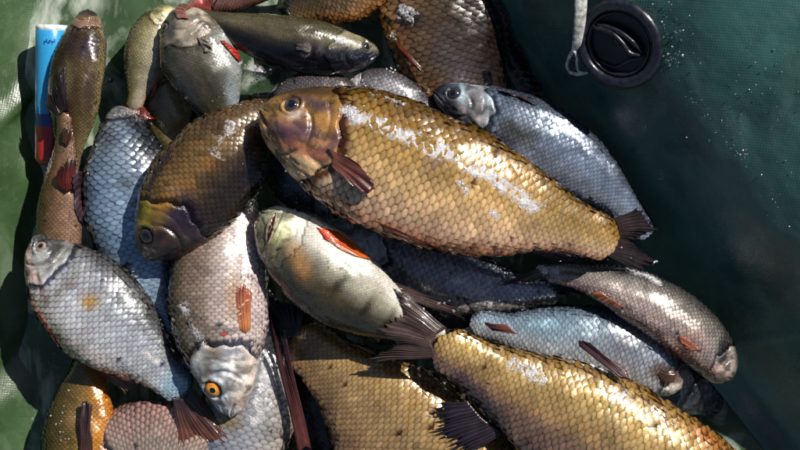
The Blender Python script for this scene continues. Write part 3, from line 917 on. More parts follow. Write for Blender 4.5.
fE = make_fish("roach", "blue grey roach with dark snout behind the big golden carp's back",
               [(433, 91, 62), (462, 103, 68), (508, 125, 70), (560, 152, 66), (607, 188, 60), (648, 236, 52)], 37, 1, "roach", w=22, roll=5, scale=6.6, tpl=1, single=300, hf=.245,
               body=pal((1, (.12, .14, .18)), (.5, (.24, .29, .37)), (0, (.36, .43, .54)), (-.6, (.42, .46, .54)), (-1, (.4, .42, .45))),  # bluish tone includes painted-in sky light
               head=pal((1, (.18, .22, .26)), (.3, (.28, .32, .36)), (-.3, (.32, .3, .3)), (-1, (.3, .28, .27))),
               eye=dict(x=.34, y=.32, r=6, iris=(.02, .02, .03), ring=(.05, .05, .07), pupil=.6),
               spots=[(440, 90, 10, 14, 0, (.02, .02, .035), .95), (452, 91, 9, 8, 0, (.05, .05, .08), .8), (462, 92, 4, 12, 5, (.5, .62, .7), .6), (478, 98, 10, 13, 0, (.22, .19, .17), .7), (483, 84, 12, 4, 15, (.3, .34, .36), .6), (450, 112, 14, 8, 50, (.03, .03, .05), .9), (470, 108, 3, 12, 20, (.08, .08, .1), .8),
                      (508, 128, 14, 10, 40, (.1, .085, .06), .8), (503, 138, 14, 8, 30, (.12, .11, .14), .7)],
               patches=[(.37, -.05, .05, .35, (.12, .1, .07), .8), (.16, .1, .04, .5, (.12, .1, .1), .6)])
fin(fE, "dorsal_fin", [(497, 90, 84), (512, 93, 84), (530, 100, 84)], [(505, 92, 88), (522, 99, 88), (537, 106, 86)], 9, (.12, .06, .05), (.08, .045, .05), bulge=2)
fin(fE, "adipose_edge_fin", [(562, 113, 72), (575, 119, 72)], [(572, 116, 74), (590, 130, 72)], 6, (.14, .06, .07), (.1, .05, .06))
fS1 = make_fish("roach", "silver blue roach with purple fins between curved pinkish fish and lower golden carp",
                [(682, 385, 54), (655, 366, 60), (612, 346, 62), (560, 338, 62), (512, 331, 62), (472, 322, 60)], 34, -1, "blunt", w=22, scale=7.4, tpl=1, single=300, hf=.1, mouth=False,
                body=pal((1, (.2, .25, .3)), (.5, (.42, .52, .60)), (0, (.56, .62, .68)), (-.6, (.68, .68, .68)), (-1, (.72, .62, .55))),
                head=pal((1, (.15, .14, .14)), (0, (.3, .24, .2)), (-.5, (.6, .55, .5)), (-1, (.7, .62, .55))), spots=[(664, 374, 13, 9, 20, (.22, .12, .08), .85), (676, 372, 6, 10, 0, (.06, .05, .05), .8)],
                patches=[(.3, .3, .12, 1.0, (.32, .3, .32), .75), (.65, .4, .15, .5, (.36, .6, .7), .5)])
fS2 = make_fish("roach", "curved pinkish silver fish at the right end of the heap, small orange fins",
                [(727, 380, 66), (706, 346, 74), (668, 314, 78), (625, 291, 78), (582, 277, 76), (546, 271, 72)], 29, -1, "blunt", w=24, roll=-28, scale=5.6, tpl=1, single=0, hf=.15,
                body=pal((1, (.08, .08, .08)), (.5, (.2, .19, .17)), (0, (.42, .38, .34)), (-.5, (.6, .5, .45)), (-1, (.66, .5, .44))), noise=.4,
                head=pal((1, (.1, .09, .08)), (0, (.26, .22, .2)), (-1, (.42, .33, .29))), spots=[(724, 352, 6, 14, 10, (.03, .03, .03), .9), (712, 372, 10, 6, -40, (.36, .22, .18), .6), (722, 384, 8, 5, -30, (.12, .07, .06), .7), (700, 378, 10, 4, 30, (.5, .3, .24), .6)],  # near-black patch at the head end paints a shadow
                patches=[(.28, -.7, .06, .4, (.6, .3, .22), .5)])
fin(fS2, "anal_fin", [(600, 291, 92), (612, 297, 92), (626, 306, 92)], [(588, 294, 88), (598, 301, 86), (618, 309, 86)], 9, (.4, .12, .06), (.5, .24, .14))
fin(fS2, "pelvic_fin", [(700, 351, 92), (692, 350, 95)], [(676, 333, 100), (686, 350, 98)], 8, (.62, .2, .08), (.42, .1, .05), bulge=3, rayc=1.2)
fin(fS2, "pelvic_fin", [(682, 362, 84), (672, 352, 84)], [(654, 336, 84), (668, 354, 84)], 8, (.5, .16, .08), (.3, .08, .05), rayc=1.2)
fin(fS2, "tail_fin", [(549, 263, 84), (543, 271, 86), (549, 280, 84)], [(494, 288, 68), (512, 284, 68), (540, 274, 76), (500, 276, 68), (505, 268, 68), (545, 261, 76)][:2] + [(538, 281, 70)], 10, (.2, .18, .14), (.12, .1, .07), rayc=1.6)
fG2 = make_fish("crucian_carp", "brown gold carp at the bottom centre, its tail end under the pale perch",
                [(520, 590, 52), (474, 524, 60), (424, 458, 64), (372, 402, 62), (325, 361, 56), (295, 337, 50)], 76, -1, "carp", w=30, scale=9.2, tpl=2, kind="carp", single=300,
                body=pal((1, (.22, .14, .05)), (.5, (.46, .31, .13)), (0, (.38, .27, .14)), (-.6, (.3, .2, .11)), (-1, (.3, .2, .12))), noise=.3)
fin(fS1, "pectoral_fin", [(673, 368, 78), (676, 375, 80), (674, 382, 78)], [(661, 368, 78), (656, 375, 78), (662, 382, 78)], 6, (.2, .1, .07), (.12, .06, .045), rag=.03, rayc=1.0)
fin(fG2, "tail_fin", [(286, 346, 54), (290, 338, 54), (299, 334, 52)], [(278, 370, 46), (262, 292, 46), (282, 300, 46), (306, 300, 46)], 16, (.04, .035, .05), (.02, .022, .045), rag=.1)
fT = make_fish("roach", "pink fish with long dark reddish tail fin standing beside the orange eyed roach's belly",
               [(296, 620, 46), (300, 560, 54), (305, 505, 60), (309, 452, 66)], 32, -1, "roach", scale=7, tpl=0,
               body=pal((1, (.3, .12, .1)), (0, (.55, .3, .25)), (-1, (.6, .35, .3))))
fin(fT, "tail_fin", [(299, 452, 74), (306, 446, 76), (312, 450, 72)], [(262, 290, 80), (267, 300, 84), (284, 380, 76), (280, 332, 80), (284, 322, 80)], 14, (.2, .055, .045), (.02, .014, .022), rag=.06, rayc=1.4)

# ---- third layer
fK = make_fish("roach", "roach with bright orange eye lying head down, white belly to the right",
               [(232, 416, 76), (227, 380, 86), (220, 335, 90), (217, 285, 88), (222, 232, 78), (236, 178, 62), (248, 140, 50)], 50, 1, "roach", w=30, roll=-12, scale=7.2, tpl=2, single=300, hf=.27,
               body=pal((1, (.1, .08, .07)), (.6, (.3, .22, .15)), (.1, (.55, .42, .34)), (-.35, (.85, .75, .7)), (-1, (.88, .72, .68))),
               head=pal((1, (.2, .17, .1)), (.5, (.36, .36, .36)), (0, (.5, .52, .56)), (-.6, (.62, .58, .54)), (-1, (.7, .56, .5))),
               spots=[(233, 350, 24, 9, 0, (.3, .33, .4), .5), (212, 352, 9, 14, 0, (.2, .14, .06), .6), (228, 333, 22, 3, 5, (.2, .17, .15), .7), (236, 402, 10, 12, 20, (.55, .42, .34), .6), (206, 372, 5, 16, -10, (.15, .13, .08), .7),
                      (225, 362, 26, 2, -8, (.24, .22, .2), .6), (226, 340, 2.2, 2.2, 0, (.6, .02, .02), .9), (250, 352, 9, 20, 10, (.72, .6, .52), .5)],
               eye=dict(x=.47, y=.28, r=8.6, iris=(.85, .26, .02), ring=(.75, .42, .08), pupil=.46, edge=(.09, .05, .03)),
               patches=[(.3, .35, .03, .25, (.35, .34, .3), .5), (.4, -.5, .09, .2, (.62, .3, .06), .5)])
fin(fK, "pectoral_fin", [(241, 332, 108), (247, 336, 106), (252, 330, 102)], [(236, 290, 104), (245, 281, 104), (254, 290, 98)], 9, (.75, .3, .12), (.5, .1, .04), rag=.08, bulge=2, rayc=1.3)
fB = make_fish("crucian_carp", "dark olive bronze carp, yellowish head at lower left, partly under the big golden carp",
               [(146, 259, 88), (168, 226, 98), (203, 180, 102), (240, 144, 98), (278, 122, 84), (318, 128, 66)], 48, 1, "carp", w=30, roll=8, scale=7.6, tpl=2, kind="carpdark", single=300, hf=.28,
               body=pal((1, (.10, .06, .025)), (.5, (.19, .125, .05)), (.1, (.20, .13, .06)), (-.3, (.08, .055, .035)), (-1, (.06, .045, .035))), noise=.65,  # dark lower flank carries the golden carp's shade in its colour
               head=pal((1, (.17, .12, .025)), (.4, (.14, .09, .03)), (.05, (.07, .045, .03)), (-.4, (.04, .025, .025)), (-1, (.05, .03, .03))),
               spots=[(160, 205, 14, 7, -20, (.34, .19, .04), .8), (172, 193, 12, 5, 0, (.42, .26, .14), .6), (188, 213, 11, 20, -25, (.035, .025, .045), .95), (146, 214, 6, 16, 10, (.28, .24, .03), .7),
                      (150, 246, 16, 12, 20, (.04, .022, .02), .85), (162, 243, 5, 4, 0, (.12, .05, .05), .8), (178, 236, 10, 12, 0, (.06, .04, .03), .7), (205, 165, 12, 6, -40, (.45, .22, .05), .35), (258, 170, 28, 60, 40, (.03, .024, .02), .8)],  # long dark last patch paints the shadow of the golden carp
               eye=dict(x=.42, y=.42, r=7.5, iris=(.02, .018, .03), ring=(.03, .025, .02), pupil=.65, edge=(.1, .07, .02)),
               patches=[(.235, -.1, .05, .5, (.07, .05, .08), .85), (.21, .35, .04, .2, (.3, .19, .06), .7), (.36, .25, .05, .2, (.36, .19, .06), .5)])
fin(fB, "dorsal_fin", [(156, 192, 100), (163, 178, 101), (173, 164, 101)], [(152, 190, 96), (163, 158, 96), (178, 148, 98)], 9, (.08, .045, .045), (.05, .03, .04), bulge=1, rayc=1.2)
fP = make_fish("perch", "pale perch in the middle with bright red fin and open gill slit",
               [(262, 212, 104), (286, 240, 114), (324, 273, 116), (366, 303, 108), (402, 322, 98), (442, 339, 90)], 43, -1, "perch", w=29, roll=-17, scale=3.9, tpl=0, kind="perch", hf=.2, gap=.05,
               body=pal((1, (.05, .045, .03)), (.35, (.10, .085, .055)), (0, (.17, .15, .10)), (-.3, (.42, .39, .31)), (-.6, (.78, .75, .68)), (-1, (.85, .82, .76))), noise=.12,
               head=pal((1, (.06, .05, .03)), (0, (.32, .31, .16)), (-.5, (.55, .53, .36)), (-1, (.68, .66, .58))),
               spots=[(300, 262, 10, 20, -20, (.62, .36, .17), .75), (266, 222, 10, 14, 0, (.36, .34, .25), .7), (272, 258, 10, 22, -25, (.26, .23, .15), .7), (338, 252, 12, 30, -50, (.92, .9, .86), .7), (330, 300, 30, 12, 40, (.14, .12, .06), .6), (356, 320, 34, 10, 32, (.05, .045, .03), .7), (345, 232, 12, 5, 30, (.7, .6, .5), .5), (350, 268, 8, 26, -30, (.38, .36, .26), .5), (378, 296, 8, 22, -30, (.36, .33, .22), .5)],
               patches=[(.45, .0, .024, .6, (.05, .045, .025), .95), (.6, .0, .024, .6, (.05, .045, .025), .95), (.72, .0, .022, .6, (.05, .045, .025), .95), (.84, 0, .02, .6, (.07, .06, .035), .7), (.33, .1, .022, .45, (.09, .08, .045), .65), (.02, 0, .03, 2, (.28, .26, .14), .6)])
fin(fP, "pelvic_fin", [(316, 227, 126), (319, 232, 130), (324, 238, 132)], [(338, 231, 128), (355, 243, 128), (371, 259, 130), (356, 256, 133), (340, 249, 134)], 10, (.95, .07, .015), (.95, .22, .03), rag=.0, bulge=1.5, rayc=1.1, clear=.8)
fin(fP, "dorsal_fin", [(330, 333, 92), (352, 344, 90), (372, 350, 88)], [(350, 345, 80), (372, 354, 78), (386, 360, 78)], 10, (.05, .045, .06), (.03, .03, .05))
fin(fP, "anal_fin", [(384, 278, 110), (398, 290, 108), (410, 300, 106)], [(440, 300, 84), (458, 306, 82), (468, 322, 84)], 10, (.14, .08, .07), (.05, .03, .03), rag=.08)
fG1 = make_fish("crucian_carp", "large golden carp at the lower right, tail fin spread over the pale perch",
                [(772, 532, 84), (735, 508, 94), (690, 490, 100), (636, 462, 102), (580, 425, 102), (520, 390, 102), (472, 364, 102), (437, 345, 104)], 67, -1, "carp", w=33, scale=10.6, tpl=2, kind="carp", single=300, hf=.23, spots=[(708, 442, 20, 8, 35, (.5, .2, .05), .7), (480, 400, 40, 12, 50, (.1, .075, .1), .7), (560, 440, 60, 14, 30, (.2, .15, .14), .5)],
                body=pal((1, (.28, .17, .06)), (.6, (.48, .34, .12)), (.2, (.46, .33, .15)), (-.2, (.38, .25, .12)), (-.5, (.26, .17, .12)), (-1, (.2, .14, .12))),  # darker lower flank: shaded side put into the palette
                head=pal((1, (.5, .17, .03)), (.5, (.5, .24, .06)), (0, (.5, .35, .16)), (-1, (.5, .35, .2))), patches=[(.4, -.2, .12, .3, (.24, .18, .2), .4)])
fin(fG1, "tail_fin", [(447, 328, 116), (436, 335, 118), (432, 345, 118), (438, 358, 114)], [(400, 290, 112), (389, 283, 112), (404, 310, 118), (385, 318, 112), (375, 330, 112), (398, 345, 108), (366, 360, 96), (372, 364, 96)], 22, (.13, .08, .065), (.13, .085, .08), rag=.14, rayc=1.7, clear=1.2, bulge=3)
fin(fG1, "dorsal_fin", [(684, 432, 112), (662, 414, 112), (644, 398, 112)], [(668, 424, 106), (652, 408, 108), (634, 388, 108)], 11, (.16, .06, .04), (.12, .04, .04), bulge=1.5)
fin(fG1, "anal_fin", [(468, 402, 100), (482, 418, 100), (504, 434, 100)], [(430, 404, 90), (436, 416, 92), (428, 432, 88), (444, 446, 90), (446, 466, 86)], 14, (.06, .04, .05), (.03, .028, .05), rag=.3, rayc=1.7)
fin(fS1, "pelvic_fin", [(620, 378, 124), (630, 380, 126), (626, 370, 120)], [(577, 345, 112), (578, 339, 112), (590, 342, 110)], 9, (.14, .05, .06), (.07, .035, .05), bulge=2, rayc=1.2, rag=.05)
fin(fS1, "anal_fin", [(520, 335, 110), (512, 330, 108), (506, 324, 104)], [(492, 331, 104), (485, 325, 102), (484, 321, 100)], 7, (.25, .08, .05), (.1, .04, .05), bulge=1, rayc=1.3, rag=.05)

# ---- the topmost fish
fA = make_fish("crucian_carp", "big golden carp lying on top, head left, slime streak whitened by painted glare along flank",
               [(261, 110, 134), (296, 124, 146), (348, 145, 150), (402, 170, 152), (452, 188, 149), (505, 204, 142), (556, 221, 130), (614, 243, 112)], 66, 1, "carp", w=33, roll=2, scale=10.8, tpl=2, kind="carp", single=300, hf=.235, res=1.3,
               body=GOLD, head=GOLDH,
               eye=dict(x=.4, y=.46, r=7.5, iris=(.04, .03, .05), ring=(.1, .07, .09), pupil=.62, edge=(.2, .12, .06)),
               spots=[(322, 108, 30, 5, 28, (.12, .07, .08), .85), (339, 134, 6, 16, 20, (.14, .08, .10), .8), (330, 150, 16, 6, -20, (.2, .1, .11), .7), (333, 122, 13, 11, 0, (.55, .3, .1), .7),
                      (283, 132, 16, 10, 30, (.14, .07, .10), .85), (306, 132, 12, 9, -25, (.12, .07, .1), .8), (296, 115, 8, 4.5, -20, (.78, .62, .5), .9), (288, 104, 10, 4, 0, (.4, .24, .08), .6),
                      (316, 93, 30, 5, 5, (.1, .055, .02), .8), (300, 150, 30, 5, 15, (.45, .17, .1), .6), (310, 165, 22, 8, 35, (.66, .5, .3), .7), (268, 105, 6, 16, -10, (.3, .17, .06), .7)],
               patches=[(.2, -.1, .025, .3, (.16, .09, .12), .3), (.13, -.02, .03, .18, (.17, .1, .13), .75), (.105, .18, .016, .1, (.7, .55, .42), .8), (.18, .3, .035, .2, (.5, .3, .1), .6),
                        (.12, -.45, .05, .14, (.42, .14, .08), .6), (.3, -.75, .05, .14, (.6, .3, .2), .5), (.55, -.9, .25, .14, (.6, .25, .1), .6), (.02, 0, .02, 2, (.32, .19, .08), .5), (.45, .2, .02, .12, (.3, .2, .22), .6),
                        (.85, .2, .12, 1, (.24, .17, .06), .6)])
fin(fA, "pectoral_fin", [(327, 149, 176), (331, 157, 178), (331, 166, 178)], [(360, 166, 188), (373, 180, 190), (376, 190, 189), (368, 194, 188), (350, 185, 187)], 12, (.36, .13, .08), (.2, .06, .06), rag=.03, bulge=3, rayc=1.15, clear=1.5)
fin(fA, "pelvic_fin", [(372, 219, 140), (385, 229, 136), (398, 236, 130)], [(430, 244, 128), (446, 252, 118), (452, 256, 112)], 10, (.5, .17, .08), (.26, .09, .07), rag=.06, rayc=1.3)
fin(fA, "anal_fin", [(518, 248, 112), (536, 248, 110), (552, 247, 108)], [(560, 262, 100), (572, 262, 98), (584, 254, 98)], 10, (.2, .05, .05), (.06, .035, .05), rag=.12)
fin(fA, "tail_fin", [(602, 222, 112), (614, 240, 112), (606, 254, 110)], [(640, 204, 80), (660, 232, 84), (632, 244, 88), (658, 262, 80), (640, 272, 80)], 18, (.07, .045, .04), (.035, .025, .035), rag=.1, rayc=1.5)
#EXTRAS
# ------------------------------------------------------------------ gill slit of the perch (a dark opening)
def gill(f, pts, col):
    # lens-shaped recess edge laid into the skin
    v = np.linspace(0, 1, 24)
    c = poly(pts, v)
    wd = 2.6 * np.sin(np.pi * v) ** 0.8 + 0.05
    d = norm(np.gradient(c, axis=0))
    nrm_ = np.stack([-d[:, 1], d[:, 0], np.zeros(len(v))], -1)
    rows = []
    for k, dz in ((-1.5, 0.2), (-1, 1.1), (-.55, .3), (0, -.6), (.55, .3), (1, 1.1), (1.5, .2)):
        P = c + nrm_ * (wd * k)[:, None]
        P[:, 2] = hm_get(P[:, 0], P[:, 1]) + dz - .3
        rows.append(P)
    G = np.stack(rows, 0)
    ccs = np.stack([np.tile(np.array(q), (len(v), 1)) for q in ((.4, .38, .27), (.3, .2, .12), (.05, .006, .01), (.02, .002, .004), (.05, .006, .01), (.3, .2, .12), (.4, .38, .27))], 0)
    part(f.root, "gill_slit", G.reshape(-1, 3), grid_faces(7, len(v)), M_BODY, ccs.reshape(-1, 3))
gill(fP, [(286, 213, 0), (282, 226, 0), (278, 243, 0)], 0)

# ------------------------------------------------------------------ simple solid builders
def lathe(root, name, prof, c, ax, mat, n=48, cols=None, tilt_x=None):
    ax = norm(np.array(ax, float))
    e1 = norm(np.cross(ax, [0.3, 0.9, 0.1]))
    e2 = np.cross(ax, e1)
    a = np.linspace(0, 2 * np.pi, n, endpoint=False)
    P = np.array([[c + ax * z + (e1 * math.cos(q) + e2 * math.sin(q)) * max(r, 0.02) for q in a] for r, z in prof])
    F = grid_faces(len(prof), n, True)
    cc = None
    if cols is not None:
        cc = np.repeat(np.array(cols, float), n, 0)
    return part(root, name, P.reshape(-1, 3), F[:, ::-1], mat, cc)

def tube(root, name, pts, rad, mat, n=10, sub=8, flat=1.0, col=None):
    P0 = np.array(pts, float)
    Q = np.vstack([2 * P0[0] - P0[1], P0, 2 * P0[-1] - P0[-2]])
    C = []
    for i in range(1, len(Q) - 2):
        for s in np.linspace(0, 1, sub, endpoint=False):
            a, b, c_, d = Q[i - 1], Q[i], Q[i + 1], Q[i + 2]
            C.append(0.5 * ((2 * b) + (-a + c_) * s + (2 * a - 5 * b + 4 * c_ - d) * s * s + (-a + 3 * b - 3 * c_ + d) * s ** 3))
    C.append(Q[-2])
    C = np.array(C)
    R = np.interp(np.linspace(0, 1, len(C)), np.linspace(0, 1, len(rad)), rad)
    T = norm(np.gradient(C, axis=0))
    e1 = norm(np.cross(T, [0, 0, 1.0]))
    e2 = np.cross(e1, T)
    a = np.linspace(0, 2 * np.pi, n, endpoint=False)
    P = C[:, None] + R[:, None, None] * (np.cos(a)[None, :, None] * e1[:, None] + flat * np.sin(a)[None, :, None] * e2[:, None])
    P = np.concatenate([C[None, :1].repeat(n, 1).reshape(1, n, 3), P, C[None, -1:].repeat(n, 1).reshape(1, n, 3)], 0)
    cc = None if col is None else np.tile(np.array(col), (P.shape[0] * n, 1))
    return part(root, name, P.reshape(-1, 3), grid_faces(P.shape[0], n, True)[:, ::-1], mat, cc)

def simple(name, col, rough=.4, bump=.15, coat=.0, metallic=0.0, scale=300, var=.3):
    m = bpy.data.materials.new(name)
    m.use_nodes = True
    nt = m.node_tree
    b = nt.nodes["Principled BSDF"]
    geo = N(nt, "ShaderNodeNewGeometry")
    n1 = N(nt, "ShaderNodeTexNoise")
    n1.inputs["Scale"].default_value = scale
    n1.inputs["Detail"].default_value = 5
    nt.links.new(geo.outputs["Position"], n1.inputs["Vector"])
    f_ = ramp(nt, n1.outputs[0], .35, .65, 0, 1)
    if col == "attr":
        src = N(nt, "ShaderNodeAttribute", attribute_name="col").outputs["Color"]
        c = mixc(nt, 'MULTIPLY', ramp(nt, n1.outputs[0], .45, .7, 0, var), src, (.5, .5, .5))
    else:
        c = mixc(nt, 'MIX', f_, tuple(x * (1 - var) for x in col), tuple(min(1, x * (1 + var)) for x in col))
    nt.links.new(c, b.inputs["Base Color"])
    nt.links.new(ramp(nt, n1.outputs[0], .3, .7, rough * .7, rough * 1.3), b.inputs["Roughness"])
    b.inputs["Coat Weight"].default_value = coat
    b.inputs["Metallic"].default_value = metallic
    bp = N(nt, "ShaderNodeBump")
    bp.inputs["Strength"].default_value = bump
    bp.inputs["Distance"].default_value = .0008
    nt.links.new(n1.outputs[0], bp.inputs["Height"])
    nt.links.new(bp.outputs[0], b.inputs["Normal"])
    return m

# ------------------------------------------------------------------ blue and red can at the upper left
can = thing("drinks_can", "bright blue and red can, white rim, between left wall and slim brown fish", "can", W(54, 90, 26))
mcan = simple("painted can", "attr", .3, .05, .5, 0.0, 400, .25)
p_top, p_bot = W(52, 27, 40), W(51, 164, 22)
axc = norm(p_bot - p_top)
Lc = np.linalg.norm(p_bot - p_top)
rc = 15.8
BL, RD, WH = (.03, .30, .60), (.42, .025, .02), (.7, .73, .75)
lathe(can, "body", [(rc - 1.6, 1), (rc, 3), (rc, 20), (rc, 40), (rc, 80), (rc, 84), (rc, 84.1), (rc, 96), (rc, 96.1), (rc, Lc - 6), (rc - 3, Lc), (1, Lc)],
      p_top, axc, mcan, 64, [WH, BL, BL, BL, BL, BL, (.02, .05, .25), (.02, .05, .25), RD, RD, RD, RD])
lathe(can, "rim", [(rc - 5, 4), (rc - 4, -.5), (rc - 2, -2.2), (rc - .3, -1), (rc, 1.2), (rc - .6, 2.6)], p_top, axc, simple("white lacquer", WH, .3, .05, .3), 64)
lathe(can, "lid", [(.1, 3), (6, 3), (rc - 6, 3.2), (rc - 4, 3.2)], p_top, axc, simple("can end metal", (.55, .57, .6), .35, .1, .0, .9), 48)
# small printed strokes on the can
pr_ = norm(np.cross(axc, [0, 0, 1.0]))
for k in range(9):
    ang_ = math.radians(-22 + k * 4.6)
    up = norm(np.cross(pr_, axc))
    if up[2] < 0:
        up = -up
    c_ = p_top + axc * (13 + (k % 3) * 1.0) + (pr_ * math.sin(ang_) + up * math.cos(ang_)) * (rc + .12)
    t_ = norm(pr_ * math.cos(ang_) - up * math.sin(ang_))
    a_, b_ = t_ * .55, axc * (1.0 if k % 2 else 1.7)
    part(can, "printed_mark", np.array([c_ - a_ - b_, c_ + a_ - b_, c_ + a_ + b_, c_ - a_ + b_]), np.array([[0, 1, 2, 3]]), simple("dark print", (.01, .06, .2), .4) if k == 0 else bpy.data.materials["dark print"])

def on_wall(x, y, off):
    z = 60.0
    for _ in range(30):
        w_ = W(x, y, z)
        sg = 172.5 + (w_[0] * SH[0] + w_[1] * SH[1]) * math.hypot(0.78, 0.62)
        z = 0.5 * z + 0.5 * (np.interp(sg, sq, zr) + off)
    return W(x, y, z)

# ------------------------------------------------------------------ black valve cap on the right wall
BLK = simple("black rubber", (.012, .013, .02), .28, .25, .35, 0, 220, .4)
BLK2 = simple("black rubber recess", (.006, .006, .009), .4, .3, .1, 0, 220, .4)
vt = math.radians(38)
vax = np.array([-SH[0] * math.sin(vt), -SH[1] * math.sin(vt), math.cos(vt)])
cv = on_wall(619, 44, 15)
valve = thing("valve_cap", "round black screw valve cap with a curved grip, set in the right green wall", "valve", cv)
lathe(valve, "collar", [(34, -52), (36, -30), (38, -12), (40, -4), (41, -1)], cv, vax, BLK2, 64)
lathe(valve, "outer_ring", [(37, -4), (41, -2.5), (42.8, .5), (42.4, 3.6), (40, 5.6), (37, 6.2), (33.5, 5.6), (31.6, 3.6), (31.2, .5), (31, -3)], cv, vax, BLK, 80)
lathe(valve, "inner_ring", [(31, -2), (30.6, 1.6), (29.6, 2.6), (28.2, 1.8), (27.8, -2)], cv, vax, BLK, 80)
lathe(valve, "recess", [(31, -3.4), (27, -3.6), (12, -4.2), (5, -3.2), (.1, -3)], cv, vax, BLK2, 64)
e1 = norm(np.cross(vax, [0, 1.0, 0.0]))
if e1[0] < 0:
    e1 = -e1
e2 = np.cross(vax, e1)
if e2[1] < 0:
    e2 = -e2
def vp(a, b, z=0):
    return cv + e1 * a + e2 * b + vax * z
# curved grip: a raised S-shaped wall across the recess
tube(valve, "grip", [vp(-22, 18, 1), vp(-13, 15, 3), (vp(-3, 11, 4)), vp(5, 2, 4), vp(10, -8, 3), vp(20, -12, 1)], [1.5, 3.2, 2.6, 2.4, 2.8, 1.2], BLK, 12, 10, 1.6)
tube(valve, "grip", [vp(-18, 20, 1), vp(-8, 17, 2), vp(4, 12, 3), vp(14, 2, 2), vp(21, -9, 1)], [1, 2.4, 2.0, 2.4, 1], BLK, 12, 10, 1.6)
tube(valve, "rib", [vp(24, -13, -1), vp(8, -16, 0), vp(-8, -22, -1), vp(-22, -16, -2)], [.9, 1.1, 1.0, .8], BLK, 8, 8)
lathe(valve, "hub", [(4.2, -3.4), (4, -.6), (2.6, .4), (.1, .6)], vp(-2, 2), vax, BLK, 24)

# white strap beside the valve
strap = thing("plastic_strap", "dirty white plastic strap with a looped end, hanging down beside the black valve cap", "strap", on_wall(577, 40, 44))
WP = simple("dirty white plastic", (.5, .5, .46), .45, .4, .1, 0, 260, .45)
tube(strap, "strip", [on_wall(581, -24, 30), on_wall(581, -5, 34), on_wall(580, 20, 40), on_wall(577, 42, 44), on_wall(574, 52, 44)], [6.2, 6.0, 5.4, 4.4, 2.6], WP, 14, 10, .28)
tube(strap, "loop", [on_wall(574, 50, 44), on_wall(569, 58, 44), on_wall(567, 66, 44), on_wall(570, 72, 44), on_wall(577, 74, 44), on_wall(586, 73, 44), on_wall(592, 72, 44)], [2.4, 1.6, 1.5, 1.6, 1.8, 1.3, .6], WP, 10, 8, .7)
tube(strap, "loop", [on_wall(575, 51, 44), on_wall(577, 58, 44), on_wall(577, 66, 44), on_wall(580, 72, 44), on_wall(588, 73, 44)], [2.0, 1.3, 1.2, 1.2, .6], WP, 10, 8, .7)
tube(strap, "black_mark", [on_wall(573, 53, 44), on_wall(575, 56, 44), on_wall(573, 59, 44), on_wall(571, 57, 44)], [.9, .9, .9, .5], BLK, 6, 5, .5)
tube(strap, "black_mark", [on_wall(570, 62, 44), on_wall(573, 64, 44), on_wall(571, 68, 44), on_wall(575, 69, 44)], [1.0, 1.1, .9, .5], BLK, 6, 5, .5)

# hooked dark stem lying on the floor at the upper left
hook = thing("fishing_hook", "thin dark hooked stem with round knob on the green floor left of pale perch", "hook", W(104, 88, 18))
tube(hook, "stem", [W(96, 96, 20), W(98, 91, 22), W(102, 86, 23), W(107, 82.5, 24), W(111, 81, 24)], [.5, .7, .8, 1.0, 1.2], BLK, 8, 8)
tube(hook, "knob", [W(108, 82, 24), W(110, 80.5, 25), W(112.5, 80, 24)], [1.2, 2.4, 1.6], BLK, 10, 6)

# ------------------------------------------------------------------ loose scales, slime, water drops and added glint flecks
def flakes(name, label, cat, spots, mat, up=.6, seedn=3):
    r = np.random.default_rng(seedn)
    V, F, c = [], [], []
    for (x, y, n, rx, ry, ang, s0, s1, colr) in spots:
        for _ in range(n):
            a, b = r.normal(0, rx), r.normal(0, ry)
            q = math.radians(ang)
            X = x + a * math.cos(q) - b * math.sin(q)
            Y = y + a * math.sin(q) + b * math.cos(q)
            z = 60.0
            for _k in range(3):
                w_ = W(X, Y, z)
                z = float(hm_get(np.array([w_[0]]), np.array([w_[1]]))[0])
            w_ = W(X, Y, z + up)
            s = r.uniform(s0, s1)
            k = 10
            a0 = r.uniform(0, 6.28)
            st = r.uniform(.55, 1.0)
            tl = r.normal(0, .1, 2)
            b0 = len(V)
            V.append(w_ + np.array([0, 0, s * .12]))
            for j in range(k):
                t = 2 * math.pi * j / k
                rr = s * (1 + .14 * r.normal())
                dx, dy = rr * math.cos(t), rr * math.sin(t) * st
                X2, Y2 = dx * math.cos(a0) - dy * math.sin(a0), dx * math.sin(a0) + dy * math.cos(a0)
                V.append(w_ + np.array([X2, Y2, tl[0] * X2 + tl[1] * Y2]))
            cc_ = np.array(colr) * r.uniform(.7, 1.15)
            c += [cc_] * (k + 1)
            for j in range(k):
                F.append((b0, b0 + 1 + j, b0 + 1 + (j + 1) % k, b0 + 1 + (j + 1) % k))
    V = np.array(V)
    F = np.array([f_[:3] for f_ in F])
    me = mesh(name, V * K, F, np.array(c), None, True, mat)
    o = link(name, me)
    o["kind"] = "stuff"
    o["label"] = label
    o["category"] = cat
    return o
MFL = skin("loose scale slime and glint", rough=.22, coat=.8, bump=.5, nscale=1200, trans=.35)
Wt, Gr = (.66, .66, .68), (.34, .34, .38)
